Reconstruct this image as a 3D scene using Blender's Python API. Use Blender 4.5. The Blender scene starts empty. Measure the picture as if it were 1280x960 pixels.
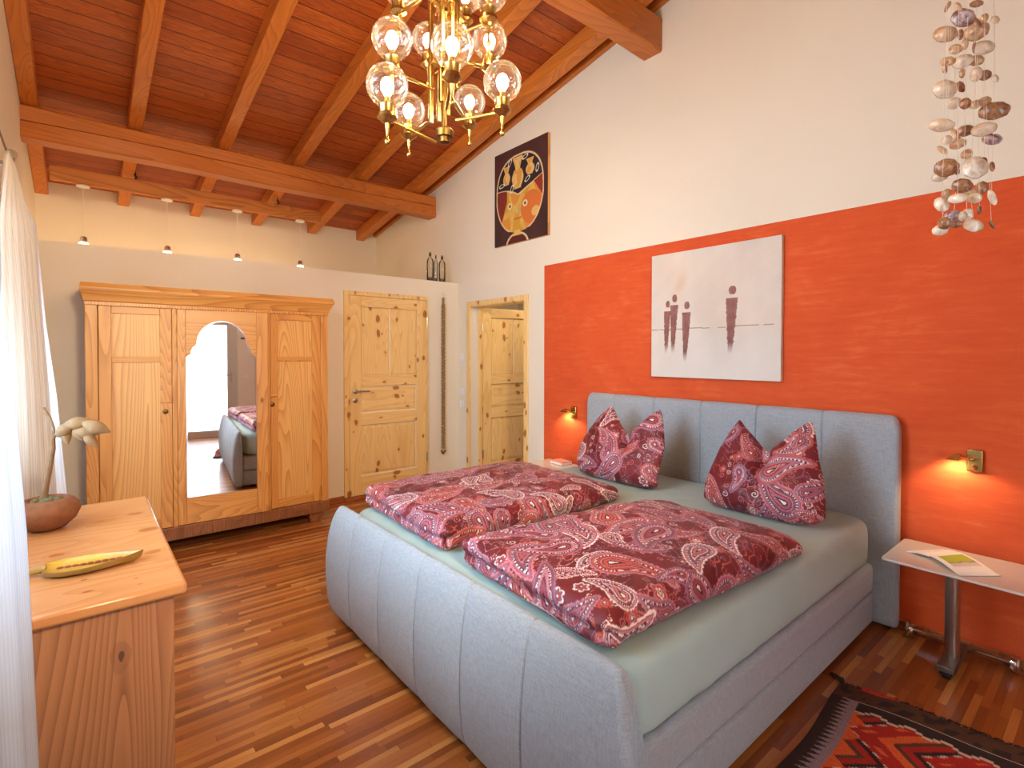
import bpy, bmesh, math, random
import numpy as np
from mathutils import Vector, Matrix

C = bpy.context.scene.collection
PI = math.pi
random.seed(7)
RNG = np.random.default_rng(11)

# ------------------------------------------------------------------ colour helpers
def lin(c):
    c = c / 255.0
    return c / 12.92 if c <= 0.04045 else ((c + 0.055) / 1.055) ** 2.4
def L(r, g, b): return (lin(r), lin(g), lin(b), 1.0)
def LA(r, g, b): return np.array([lin(r), lin(g), lin(b)])

# ------------------------------------------------------------------ materials
class NT:
    def __init__(self, name):
        self.m = bpy.data.materials.new(name); self.m.use_nodes = True
        self.t = self.m.node_tree
        self.b = self.t.nodes['Principled BSDF']; self.out = self.t.nodes['Material Output']
    def n(self, typ, **kw):
        x = self.t.nodes.new(typ)
        for k, v in kw.items():
            if k.startswith('i_'):
                key = k[2:]
                x.inputs[int(key) if key.isdigit() else key.replace('_', ' ')].default_value = v
            else: setattr(x, k, v)
        return x
    def l(self, a, b): self.t.links.new(a, b)
    def math(self, op, a, b=None):
        x = self.n('ShaderNodeMath', operation=op)
        for i, v in enumerate((a, b)):
            if v is None: continue
            if isinstance(v, (int, float)): x.inputs[i].default_value = v
            else: self.l(v, x.inputs[i])
        return x.outputs[0]
    def mix(self, fac, a, b, blend='MIX'):
        x = self.n('ShaderNodeMix', data_type='RGBA', blend_type=blend)
        for s, v in ((x.inputs[0], fac), (x.inputs[6], a), (x.inputs[7], b)):
            if isinstance(v, (int, float, tuple)): s.default_value = v
            else: self.l(v, s)
        return x.outputs[2]
    def ramp(self, fac, stops):
        x = self.n('ShaderNodeValToRGB'); e = x.color_ramp.elements
        while len(e) < len(stops): e.new(0.5)
        for el, (p, c) in zip(e, stops): el.position = p; el.color = c
        self.l(fac, x.inputs[0]); return x.outputs[0]
    def coords(self, scale=(1, 1, 1), rot=(0, 0, 0), loc=(0, 0, 0)):
        tc = self.n('ShaderNodeTexCoord'); mp = self.n('ShaderNodeMapping')
        mp.inputs['Scale'].default_value = scale; mp.inputs['Rotation'].default_value = rot
        mp.inputs['Location'].default_value = loc
        self.l(tc.outputs['Object'], mp.inputs[0]); return mp.outputs[0]
    def noise(self, vec, scale, detail=3, rough=.55, dist=0):
        x = self.n('ShaderNodeTexNoise'); x.inputs['Scale'].default_value = scale
        x.inputs['Detail'].default_value = detail; x.inputs['Roughness'].default_value = rough
        x.inputs['Distortion'].default_value = dist
        self.l(vec, x.inputs['Vector']); return x.outputs['Fac']
    def bump(self, h, strength=.2, dist=.01):
        x = self.n('ShaderNodeBump'); x.inputs['Strength'].default_value = strength
        x.inputs['Distance'].default_value = dist
        self.l(h, x.inputs['Height']); self.l(x.outputs[0], self.b.inputs['Normal'])
    def set(self, **kw):
        for k, v in kw.items(): self.b.inputs[k.replace('_', ' ')].default_value = v

def flat(name, col, rough=.5, metal=0, var=.06, scale=30, bump=0):
    t = NT(name); v = t.coords()
    n = t.noise(v, scale, 4)
    d = tuple(c * (1 - var * 2) for c in col[:3]) + (1,)
    t.l(t.mix(n, d, tuple(min(1, c * (1 + var)) for c in col[:3]) + (1,)), t.b.inputs['Base Color'])
    t.set(Roughness=rough, Metallic=metal)
    if bump: t.bump(n, bump, .004)
    return t.m

def wood(name, light, dark, axis, rings=9, freq=3.0, knots=0, knotcol=(120, 60, 25), rough=.42, stretch=.14, bump=.08, ringmix=.75, off=0, knotsize=.085):
    """boards with long cathedral grain along an axis and optional knots"""
    t = NT(name)
    sc = [1, 1, 1]; sc['XYZ'.index(axis)] = stretch
    v = t.coords(tuple(sc), loc=(off, off * .7, off * 1.3))
    field = t.noise(v, freq, 2, .5, .6)
    saw = t.math('FRACT', t.math('MULTIPLY', field, float(rings)))
    ring = t.math('POWER', saw, 2.2)
    sf = [60, 60, 60]; sf['XYZ'.index(axis)] = 2.0
    fib = t.noise(t.coords(tuple(sf)), 2.0, 4, .6)
    tone = t.noise(t.coords(tuple(2.5 if a != axis else .5 for a in 'XYZ')), 2.0, 2)
    k = t.math('ADD', t.math('MULTIPLY', ring, ringmix), t.math('MULTIPLY', fib, .35))
    k = t.math('ADD', k, t.math('MULTIPLY', tone, .25))
    k = t.math('SUBTRACT', k, .15)
    col = t.mix(k, light, dark)
    if knots:
        ks = [1, 1, 1]; ks['XYZ'.index(axis)] = .6
        vo = t.n('ShaderNodeTexVoronoi'); vo.inputs['Scale'].default_value = knots
        wob = t.n('ShaderNodeVectorMath', operation='ADD')
        nz = t.n('ShaderNodeTexNoise'); nz.inputs['Scale'].default_value = 14
        cc = t.coords(tuple(ks), loc=(off * 2, off, 3 * off)); t.l(cc, nz.inputs['Vector'])
        sc2 = t.n('ShaderNodeVectorMath', operation='SCALE'); t.l(nz.outputs['Color'], sc2.inputs[0]); sc2.inputs['Scale'].default_value = .03
        t.l(cc, wob.inputs[0]); t.l(sc2.outputs[0], wob.inputs[1]); t.l(wob.outputs[0], vo.inputs['Vector'])
        sep = t.n('ShaderNodeSeparateColor'); t.l(vo.outputs['Color'], sep.inputs[0])
        size = t.math('MULTIPLY', t.math('MAXIMUM', t.math('SUBTRACT', sep.outputs[0], .2), 0.0), knotsize * knots / .8)
        m = t.math('LESS_THAN', vo.outputs['Distance'], size)
        halo = t.math('LESS_THAN', vo.outputs['Distance'], t.math('MULTIPLY', size, 1.5))
        col = t.mix(t.math('MULTIPLY', halo, .35), col, dark)
        col = t.mix(t.math('MULTIPLY', m, .85), col, L(*knotcol))
    t.l(col, t.b.inputs['Base Color']); t.set(Roughness=rough)
    t.bump(k, bump, .003)
    return t.m

def boards(name, stops, gap, width, length, rough=.35, grain=.35, gapw=.04, coat=0, gapl=.004):
    """boards running along X; each row is shifted at random and each board takes its own tone"""
    t = NT(name)
    sep = t.n('ShaderNodeSeparateXYZ'); t.l(t.coords(), sep.inputs[0])
    yy = t.math('DIVIDE', sep.outputs[1], width); row = t.math('FLOOR', yy)
    w1 = t.n('ShaderNodeTexWhiteNoise', noise_dimensions='1D'); t.l(row, w1.inputs['W'])
    xx = t.math('ADD', t.math('DIVIDE', sep.outputs[0], length), t.math('MULTIPLY', w1.outputs['Value'], 7.0)); cell = t.math('FLOOR', xx)
    cb = t.n('ShaderNodeCombineXYZ'); t.l(row, cb.inputs[0]); t.l(cell, cb.inputs[1])
    w2 = t.n('ShaderNodeTexWhiteNoise', noise_dimensions='2D'); t.l(cb.outputs[0], w2.inputs['Vector'])
    tone = t.ramp(w2.outputs['Value'], stops)
    sh = t.n('ShaderNodeVectorMath', operation='ADD'); t.l(t.coords((3, 70, 1)), sh.inputs[0])
    sc = t.n('ShaderNodeVectorMath', operation='SCALE'); t.l(w2.outputs['Color'], sc.inputs[0]); sc.inputs['Scale'].default_value = 9; t.l(sc.outputs[0], sh.inputs[1])
    fib = t.noise(sh.outputs[0], 1.5, 5, .65, .5)
    sh2 = t.n('ShaderNodeVectorMath', operation='ADD'); t.l(t.coords((.6, 6, 1)), sh2.inputs[0]); t.l(sc.outputs[0], sh2.inputs[1])
    ring = t.math('FRACT', t.math('MULTIPLY', t.noise(sh2.outputs[0], 2.0, 2, .5, .6), 12.0))
    g = t.math('ADD', t.math('MULTIPLY', fib, .65), t.math('MULTIPLY', ring, .35))
    col = t.mix(t.math('MULTIPLY', g, grain * 2), tone, gap)
    e1 = t.math('LESS_THAN', t.math('FRACT', yy), gapw); e2 = t.math('LESS_THAN', t.math('FRACT', xx), gapl)
    e = t.math('MAXIMUM', e1, e2)
    col = t.mix(t.math('MULTIPLY', e, .85), col, gap)
    t.l(col, t.b.inputs['Base Color']); t.set(Roughness=rough)
    if coat: t.set(Coat_Weight=coat, Coat_Roughness=.15)
    t.bump(t.math('SUBTRACT', t.math('MULTIPLY', fib, .15), e), .3, .003)
    return t.m

def weave(name, col, scale=260, var=.22, rough=.9):
    t = NT(name); v = t.coords((scale, scale, scale))
    a = t.noise(t.coords((scale, scale, scale * .12)), 1, 2); b = t.noise(t.coords((scale * .12, scale * .12, scale)), 1, 2)
    k = t.math('MULTIPLY', t.math('ADD', a, b), .5)
    lo = tuple(c * (1 - var) for c in col[:3]) + (1,); hi = tuple(min(1, c * (1 + var)) for c in col[:3]) + (1,)
    big = t.noise(t.coords(), 2.5, 2)
    kk = t.ramp(k, [(.3, (0, 0, 0, 1)), (.7, (1, 1, 1, 1))])
    c = t.mix(kk, lo, hi); c = t.mix(t.math('MULTIPLY', big, .12), c, lo)
    t.l(c, t.b.inputs['Base Color']); t.set(Roughness=rough, Sheen_Weight=.25)
    t.bump(k, .25, .003); return t.m

def painted(name, rough=.85, bumpscale=0, sheen=0):
    t = NT(name)
    a = t.n('ShaderNodeAttribute', attribute_name='Col')
    n = t.noise(t.coords(), 220, 2)
    t.l(t.mix(t.math('MULTIPLY', n, .18), a.outputs['Color'], (0, 0, 0, 1), 'MIX'), t.b.inputs['Base Color'])
    t.set(Roughness=rough, Sheen_Weight=sheen)
    if bumpscale: t.bump(t.noise(t.coords(), bumpscale, 3), .25, .004)
    return t.m

def emit(name, col, s):
    t = NT(name); t.set(Base_Color=col, Emission_Color=col, Emission_Strength=s)
    return t.m

def glass(name, tint=(1, 1, 1, 1), bubbles=False, ior=1.45, gl=1.0, scatter=0):
    t = NT(name)
    tr = t.n('ShaderNodeBsdfTransparent'); tr.inputs[0].default_value = tint
    gs = t.n('ShaderNodeBsdfGlossy'); gs.inputs['Roughness'].default_value = .03
    fr = t.n('ShaderNodeFresnel'); fr.inputs['IOR'].default_value = ior
    fac = t.math('MULTIPLY', fr.outputs[0], gl)
    if bubbles:
        vo = t.n('ShaderNodeTexVoronoi'); vo.inputs['Scale'].default_value = 55; t.l(t.coords(), vo.inputs['Vector'])
        d = t.math('LESS_THAN', vo.outputs['Distance'], .16)
        fac = t.math('MAXIMUM', fac, t.math('MULTIPLY', d, .45))
    mx = t.n('ShaderNodeMixShader'); t.l(fac, mx.inputs[0]); t.l(tr.outputs[0], mx.inputs[1]); t.l(gs.outputs[0], mx.inputs[2])
    if scatter:
        tl = t.n('ShaderNodeBsdfTranslucent'); tl.inputs[0].default_value = (1, .95, .85, 1)
        m2 = t.n('ShaderNodeMixShader'); lw = t.n('ShaderNodeLayerWeight'); lw.inputs[0].default_value = .35
        t.l(t.math('ADD', t.math('MULTIPLY', lw.outputs['Facing'], scatter * 2), scatter * .5), m2.inputs[0])
        t.l(mx.outputs[0], m2.inputs[1]); t.l(tl.outputs[0], m2.inputs[2]); t.l(m2.outputs[0], t.out.inputs[0])
    else: t.l(mx.outputs[0], t.out.inputs[0])
    return t.m

def sheer(name, col, transp=.35, stripes=90):
    t = NT(name)
    w = t.n('ShaderNodeTexWave', bands_direction='Y'); w.inputs['Scale'].default_value = stripes / 6.28
    t.l(t.coords(), w.inputs['Vector'])
    d = t.n('ShaderNodeBsdfDiffuse'); d.inputs[0].default_value = col
    tl = t.n('ShaderNodeBsdfTranslucent'); tl.inputs[0].default_value = col
    tp = t.n('ShaderNodeBsdfTransparent')
    a = t.n('ShaderNodeMixShader'); a.inputs[0].default_value = .45; t.l(d.outputs[0], a.inputs[1]); t.l(tl.outputs[0], a.inputs[2])
    b = t.n('ShaderNodeMixShader')
    t.l(t.math('MULTIPLY', t.math('ADD', t.math('MULTIPLY', w.outputs['Fac'], .8), .4), transp), b.inputs[0])
    t.l(a.outputs[0], b.inputs[1]); t.l(tp.outputs[0], b.inputs[2])
    t.l(b.outputs[0], t.out.inputs[0]); return t.m

def plaster(name, col, col2, orange=None):
    t = NT(name); v = t.coords()
    n = t.noise(v, 1.6, 4, .6); f = t.noise(v, 60, 4)
    c = t.mix(n, col, col2)
    if orange:
        sep = t.n('ShaderNodeSeparateXYZ'); t.l(v, sep.inputs[0])
        inside = t.math('MULTIPLY', t.math('LESS_THAN', sep.outputs[1], orange[0]), t.math('LESS_THAN', sep.outputs[2], orange[1]))
        br = t.noise(t.coords((3, 2.2, 14)), 2.2, 6, .62, .4)
        br2 = t.noise(t.coords((1, 1, 1)), 2.6, 5, .6, .8)
        oc = t.ramp(t.math('ADD', t.math('MULTIPLY', br, .55), t.math('MULTIPLY', br2, .45)), [(.3, orange[2]), (.55, orange[3]), (.72, orange[4])])
        c = t.mix(inside, c, oc)
    t.l(c, t.b.inputs['Base Color']); t.set(Roughness=.9)
    t.bump(f, .12, .004); return t.m

M = {}
CREAM = L(237, 226, 206); CREAM2 = L(230, 218, 197)
M['plaster'] = plaster('plaster', CREAM, CREAM2)
M['plaster_right'] = plaster('plaster_right', CREAM, CREAM2, (3.53, 2.28, L(206, 74, 30), L(218, 88, 38), L(230, 110, 58)))
M['floor'] = boards('parquet', [(0, L(136, 72, 32)), (.3, L(164, 90, 40)), (.6, L(186, 106, 48)), (.8, L(196, 124, 62)), (1, L(228, 160, 88))], L(92, 44, 18), .030, .46, .3, .2, .035, .2)
M['ceiling'] = boards('ceiling_boards', [(0, L(180, 78, 22)), (.5, L(206, 98, 30)), (1, L(230, 120, 42))], L(84, 30, 9), .135, 40.0, .5, .46, .075, 0, 0)
M['beam_x'] = wood('beam_wood_x', L(206, 120, 46), L(140, 68, 24), 'X', 34, 2.6, 2.6, (84, 34, 14), .45, .08, .2, .38, 0, .026)
M['beam_y'] = wood('beam_wood_y', L(216, 128, 48), L(138, 66, 23), 'Y', 30, 2.6, 2.4, (84, 34, 14), .45, .08, .15, .36, 0, .022)
M['plank'] = wood('plank_wood', L(214, 136, 58), L(150, 82, 32), 'X', 22, 3, 3, (90, 40, 14), .5, .12, .2, .6, 0, .02)
for a in 'XYZ':
    M['pine_' + a] = wood('pine_door_' + a, L(246, 212, 146), L(226, 176, 102), a, 24, 3.2, 13, (158, 92, 40), .38, .12, .04, .5, .3, .024)
    M['ward_' + a] = wood('old_pine_' + a, L(230, 164, 86), L(180, 108, 46), a, 44, 2.6, 3.4, (116, 58, 24), .32, .08, .06, .6, 1.1, .036)
M['ward_light'] = wood('pale_panel_pine', L(240, 184, 110), L(200, 136, 66), 'Z', 56, 2.4, 0, rough=.32, stretch=.09, ringmix=.75, bump=.05)
M['dark_reed'] = wood('brown_reeded_pine', L(172, 110, 68), L(124, 74, 42), 'Z', 20, 4, 0)
M['dresser_top'] = wood('dresser_top_pine', L(206, 144, 90), L(182, 112, 62), 'X', 30, 2.6, 14, (160, 88, 42), .24, .12, .03, .45, .6, .020)
M['dresser_side'] = wood('dresser_side_pine', L(182, 122, 78), L(124, 76, 46), 'Z', 105, 2.0, 4.5, (74, 44, 28), .5, .085, .08, .62, 5.2, .07)
M['skirting'] = wood('skirting_wood', L(170, 96, 46), L(120, 62, 28), 'X', 20, 3)
M['bed_fabric'] = weave('grey_weave', L(160, 164, 168))
M['sheet'] = flat('pale_green_sheet', L(172, 190, 182), .75, 0, .03, 6, .05)
M['paisley'] = painted('paisley_satin', .55, 90, .04)
M['canvas_paint'] = painted('canvas_paint', .8, 120)
M['rug'] = painted('kilim_wool', .95, 300)
M['canvas_edge'] = flat('canvas_edge', L(232, 214, 190), .8)
M['frame_wood'] = wood('light_frame_wood', L(216, 160, 84), L(176, 116, 52), 'Z')
M['brass'] = flat('brass', L(200, 164, 96), .26, 1.0, .05, 40)
M['dark_brass'] = flat('dark_brass', L(120, 92, 52), .4, 1.0, .1, 40)
M['steel'] = flat('brushed_steel', L(188, 182, 174), .3, 1.0, .06, 60)
M['chrome'] = flat('chrome', L(225, 225, 225), .12, 1.0, .02, 20)
M['black'] = flat('black_plastic', L(30, 28, 27), .5)
M['white'] = flat('white_plastic', L(238, 234, 226), .4, 0, .02)
M['grey_metal'] = flat('grey_metal', L(120, 112, 104), .45, .7)
M['frost'] = flat('frosted_glass_top', L(206, 196, 182), .12, 0, .02, 10)
M['globe'] = glass('seeded_globe_glass', (1, .98, .94, 1), True, 1.5, .55, .012)
M['pane'] = glass('window_glass', (1, 1, 1, 1), False)
M['bulb'] = emit('warm_bulb', (1.0, .73, .42, 1), 150)
M['lampglow'] = emit('halogen_glow', (1.0, .80, .55, 1), 6)
M['frosted_pane'] = sheer('satin_glass', (.95, .96, .97, 1), .35, 1)
M['mirror'] = flat('mirror_silver', (.93, .94, .94, 1), .015, 1.0, 0, 5)
M['mirror_edge'] = flat('mirror_bevel', (.85, .87, .88, 1), .12, 1.0, 0, 5)
M['curtain_near'] = sheer('white_curtain_stripe', (.72, .75, .80, 1), .16, 320)
M['curtain_far'] = sheer('cream_sheer', (.90, .86, .80, 1), .22, 260)
M['curtain_white'] = sheer('white_sheer', (.93, .94, .96, 1), .25, 200)
M['clay'] = flat('rough_terracotta', L(132, 80, 46), .9, 0, .25, 40, .5)
M['moss'] = flat('dry_moss', L(112, 100, 62), .95, 0, .4, 90, .6)
M['stem'] = flat('dry_stem', L(132, 98, 64), .85, 0, .25, 60, .3)
M['pod'] = flat('seed_pod', L(142, 108, 70), .75, 0, .22, 30, .25)
M['tray'] = wood('olive_tray', L(206, 164, 62), L(150, 108, 36), 'X', 6, 4, 0, rough=.35)
M['tray_rim'] = wood('tray_rim', L(168, 134, 66), L(110, 78, 36), 'X', 6, 4, 0)
M['tray_red'] = flat('red_inlay', L(140, 50, 22), .5)
M['paper'] = flat('paper', L(246, 240, 226), .7, 0, .02)
M['print'] = painted('page_print', .6)
M['bookpink'] = flat('pink_book_cover', L(226, 150, 132), .5)
M['bottle'] = glass('bottle_glass', (.93, .92, .86, 1), False, 1.5, 1.0)
M['bottle_dark'] = flat('bottle_tint', L(78, 70, 46), .2)
M['bead'] = flat('brown_beads', L(178, 140, 94), .5, 0, .35, 160, .3)
M['fringe'] = flat('dark_fringe', L(62, 42, 30), .95, 0, .2, 80)
M['fringe_red'] = flat('red_tassel', L(200, 60, 40), .9)
M['string'] = flat('thin_string', L(226, 206, 184), .6)
SHELL = [((226, 202, 172), (206, 170, 136)), ((214, 174, 130), (176, 122, 82)), ((176, 118, 80), (124, 74, 50)),
         ((190, 136, 94), (112, 66, 46)), ((214, 190, 186), (112, 66, 62)), ((242, 228, 206), (214, 182, 146))]
for i, (a, b) in enumerate(SHELL):
    t = NT('shell_%d' % i); v = t.coords()
    w = t.noise(v, 45, 3, .6, 1.2)
    t.l(t.ramp(w, [(.35, L(*a)), (.65, L(*b))]), t.b.inputs['Base Color']); t.set(Roughness=.3, Coat_Weight=.3)
    M['shell%d' % i] = t.m

# ------------------------------------------------------------------ mesh helpers
class MB:
    def __init__(self): self.bm = bmesh.new()
    def _q(self, v): return [self.bm.verts.new(p) for p in v]
    def box(self, x0, x1, y0, y1, z0, z1):
        v = self._q([(x, y, z) for z in (z0, z1) for y in (y0, y1) for x in (x0, x1)])
        for f in ((0, 2, 3, 1), (4, 5, 7, 6), (0, 1, 5, 4), (2, 6, 7, 3), (0, 4, 6, 2), (1, 3, 7, 5)):
            self.bm.faces.new([v[i] for i in f])
        return self
    def prism(self, poly, ax, a, b):
        """polygon in the two axes other than ax, extruded from a to b"""
        def P(p, h):
            q = list(p); q.insert(ax, h); return q
        A = self._q([P(p, a) for p in poly]); B = self._q([P(p, b) for p in poly])
        n = len(poly)
        self.bm.faces.new(A); self.bm.faces.new(B[::-1])
        for i in range(n): self.bm.faces.new((A[i], B[i], B[(i + 1) % n], A[(i + 1) % n]))
        return self
    def rings(self, rings, cap=True, closed=True):
        R = [self._q(r) for r in rings]; n = len(R[0])
        for a, b in zip(R, R[1:]):
            for i in range(n if closed else n - 1):
                self.bm.faces.new((a[i], a[(i + 1) % n], b[(i + 1) % n], b[i]))
        if cap:
            self.bm.faces.new(R[0][::-1]); self.bm.faces.new(R[-1])
        return self
    def tube(self, pts, r, seg=10):
        pts = [Vector(p) for p in pts]
        rs = r if isinstance(r, (list, tuple)) else [r] * len(pts)
        out = []; prev = None
        for i, p in enumerate(pts):
            d = (pts[min(i + 1, len(pts) - 1)] - pts[max(i - 1, 0)]).normalized()
            if prev is None:
                u = d.orthogonal().normalized()
            else:
                u = (prev - d * prev.dot(d)).normalized()
            prev = u; w = d.cross(u)
            out.append([p + (u * math.cos(2 * PI * k / seg) + w * math.sin(2 * PI * k / seg)) * rs[i] for k in range(seg)])
        return self.rings(out)
    def bar(self, a, b, w, h):
        """rectangular bar between two points"""
        a, b = Vector(a), Vector(b); d = (b - a).normalized()
        up = Vector((0, 0, 1)) if abs(d.z) < .95 else Vector((0, 1, 0))
        s = d.cross(up).normalized(); u = s.cross(d)
        q = [(-1, -1), (1, -1), (1, 1), (-1, 1)]
        return self.rings([[p + s * x * w / 2 + u * y * h / 2 for x, y in q] for p in (a, b)])
    def lathe(self, prof, c=(0, 0, 0), seg=24, axis=(0, 0, 1), cap=True):
        c = Vector(c); d = Vector(axis).normalized(); u = d.orthogonal().normalized(); w = d.cross(u)
        return self.rings([[c + d * h + (u * math.cos(2 * PI * k / seg) + w * math.sin(2 * PI * k / seg)) * max(r, 1e-4) for k in range(seg)] for r, h in prof], cap)
    def ell(self, c, rx, ry, rz, seg=20, rn=12):
        pr = [(math.sin(PI * i / rn), -math.cos(PI * i / rn)) for i in range(rn + 1)]
        return self.rings([[(c[0] + max(r, 1e-3) * rx * math.cos(2 * PI * k / seg), c[1] + max(r, 1e-3) * ry * math.sin(2 * PI * k / seg), c[2] + h * rz) for k in range(seg)] for r, h in pr])

def tag(o, label=None, cat=None, group=None, kind=None):
    for k, v in (('label', label), ('category', cat), ('group', group), ('kind', kind)):
        if v: o[k] = v
    return o

def thing(name, loc, label=None, cat=None, group=None, kind=None, rotz=0):
    o = bpy.data.objects.new(name, None); C.objects.link(o); o.location = loc; o.rotation_euler = (0, 0, rotz)
    o.empty_display_size = .1
    return tag(o, label, cat, group, kind)

def root_loc(o):
    while o.parent: o = o.parent
    return o.location

def finish(name, me, mat, parent, loc, local, bevel, smooth=True, angle=35):
    if isinstance(mat, str): mat = M[mat]
    me.materials.append(mat)
    off = Vector((0, 0, 0))
    if parent is not None and not local: off = root_loc(parent)
    elif loc is not None: off = Vector(loc)
    if off.length > 0: me.transform(Matrix.Translation(-off))
    if smooth:
        me.polygons.foreach_set('use_smooth', [True] * len(me.polygons))
        if angle: me.set_sharp_from_angle(angle=math.radians(angle))
    o = bpy.data.objects.new(name, me); C.objects.link(o)
    if parent is not None: o.parent = parent
    elif loc is not None: o.location = loc
    if bevel:
        b = o.modifiers.new('bevel', 'BEVEL'); b.width = bevel; b.segments = 2; b.limit_method = 'ANGLE'; b.angle_limit = .6
    return o

def obj(name, mb, mat, parent=None, loc=None, local=False, bevel=0, smooth=True, angle=35):
    me = bpy.data.meshes.new(name)
    bmesh.ops.recalc_face_normals(mb.bm, faces=mb.bm.faces)
    mb.bm.to_mesh(me); mb.bm.free()
    return finish(name, me, mat, parent, loc, local, bevel, smooth, angle)

def grid(name, P, mat, parent=None, loc=None, local=False, wrapu=False, col=None, caps=False, angle=0):
    """smooth quad grid from an (n, m, 3) array; col is an (n, m, 3) linear colour array"""
    n, m = P.shape[:2]
    idx = np.arange(n * m).reshape(n, m)
    a = idx[:-1, :-1]; b = idx[1:, :-1]; c = idx[1:, 1:]; d = idx[:-1, 1:]
    F = np.stack([a, b, c, d], -1).reshape(-1, 4)
    if wrapu:
        F = np.concatenate([F, np.stack([idx[:-1, -1], idx[1:, -1], idx[1:, 0], idx[:-1, 0]], -1)])
    faces = F.tolist()
    if caps: faces += [idx[0].tolist(), idx[-1][::-1].tolist()]
    me = bpy.data.meshes.new(name)
    me.from_pydata(P.reshape(-1, 3).tolist(), [], faces); me.update()
    if col is not None:
        at = me.color_attributes.new('Col', 'FLOAT_COLOR', 'POINT')
        at.data.foreach_set('color', np.concatenate([col.reshape(-1, 3), np.ones((n * m, 1))], 1).astype(np.float32).ravel())
    return finish(name, me, mat, parent, loc, local, 0, True, angle)

def struct(name, mb, mat, bevel=0, loc=None):
    o = obj(name, mb, mat, None, loc, False, bevel); o['kind'] = 'structure'; return o

def wob(x, y, s=1.0, seed=0):
    """smooth pseudo noise for soft goods, about -1..1"""
    r = np.random.default_rng(seed); z = 0
    for k in range(7):
        a = r.uniform(0, 2 * PI); f = s * r.uniform(.6, 2.2)
        z = z + np.sin((x * math.cos(a) + y * math.sin(a)) * f + r.uniform(0, 6.28)) / 3.2
    return z

# ------------------------------------------------------------------ room shell
XL, XR, YP, YA, YB = -.335, 3.334, 4.96, 7.10, -1.30
def roof(y): return 3.189 - (y - 7.18) * .1826
floor = struct('floor', MB().box(XL - .2, 6.2, YB - .2, 7.3, -.1, 0), 'floor')
# left wall with two window openings
w = MB(); T = .2
W1 = (.75, 3.25, .95, 2.2); W2 = (3.62, 4.22, .35, 2.1)
ys = [YB - .2, W1[0], W1[1], W2[0], W2[1], YA + .2]
for i, (a, b) in enumerate(zip(ys, ys[1:])):
    if i in (1, 3):
        q = W1 if i == 1 else W2
        w.box(XL - T, XL, a, b, 0, q[2])
        w.prism([(a, q[3]), (b, q[3]), (b, roof(b)), (a, roof(a))], 0, XL - T, XL)
    else: w.prism([(a, 0), (b, 0), (b, roof(b)), (a, roof(a))], 0, XL - T, XL)
struct('wall_left', w, 'plaster')
DY0, DY1, DZ = 3.80, 4.72, 1.985
y0, y1 = YB - .2, YA + .2
struct('wall_right', MB().prism([(y0, 0), (DY0, 0), (DY0, DZ), (DY1, DZ), (DY1, 0), (y1, 0), (y1, roof(y1)), (y0, roof(y0))], 0, XR, XR + .15), 'plaster_right')
struct('wall_partition', MB().box(XL, XR, YP, YP + .12, 0, 2.264).box(XL, XR, YP + .12, YA, 2.164, 2.264), 'plaster')
struct('wall_alcove', MB().box(XL, XR, YA, YA + .2, 0, roof(YA)), 'plaster')
w = MB(); zt = roof(YB)
w.box(XL, .46, YB - .2, YB, 0, zt).box(1.46, XR, YB - .2, YB, 0, zt).box(.46, 1.46, YB - .2, YB, 2.12, zt)
struct('wall_rear', w, 'plaster')
c = MB()
c.prism([(YB - .2, roof(YB - .2)), (YA + .2, roof(YA + .2)), (YA + .2, roof(YA + .2) + .06), (YB - .2, roof(YB - .2) + .06)], 0, XL - T, XR + .15)
struct('ceiling', c, 'ceiling')
# hallway behind the open doorway
h = MB(); h.box(5.2, 5.3, 3.2, 6.2, 0, 2.5).box(XR + .15, 5.3, 6.1, 6.2, 0, 2.5).box(XR + .15, 5.3, 3.1, 3.2, 0, 2.5).box(XR + .15, 5.3, 3.1, 6.2, 2.5, 2.55)
struct('wall_hallway', h, 'plaster')
# skirting
struct('baseboard_partition', MB().box(1.72, 1.985, YP - .018, YP, 0, .06).box(2.93, XR, YP - .018, YP, 0, .06).box(1.985, 2.93, YP - .03, YP, 0, .036), 'skirting', .004)
struct('baseboard_right', MB().box(XR - .016, XR, YB, 3.74, 0, .055), 'skirting', .004)
# roof edge batten along right wall
b = MB(); b.prism([(YB, roof(YB)), (YA, roof(YA)), (YA, roof(YA) - .055), (YB, roof(YB) - .055)], 0, XR - .045, XR - .001)
struct('trim_1', b, 'beam_y')

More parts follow.
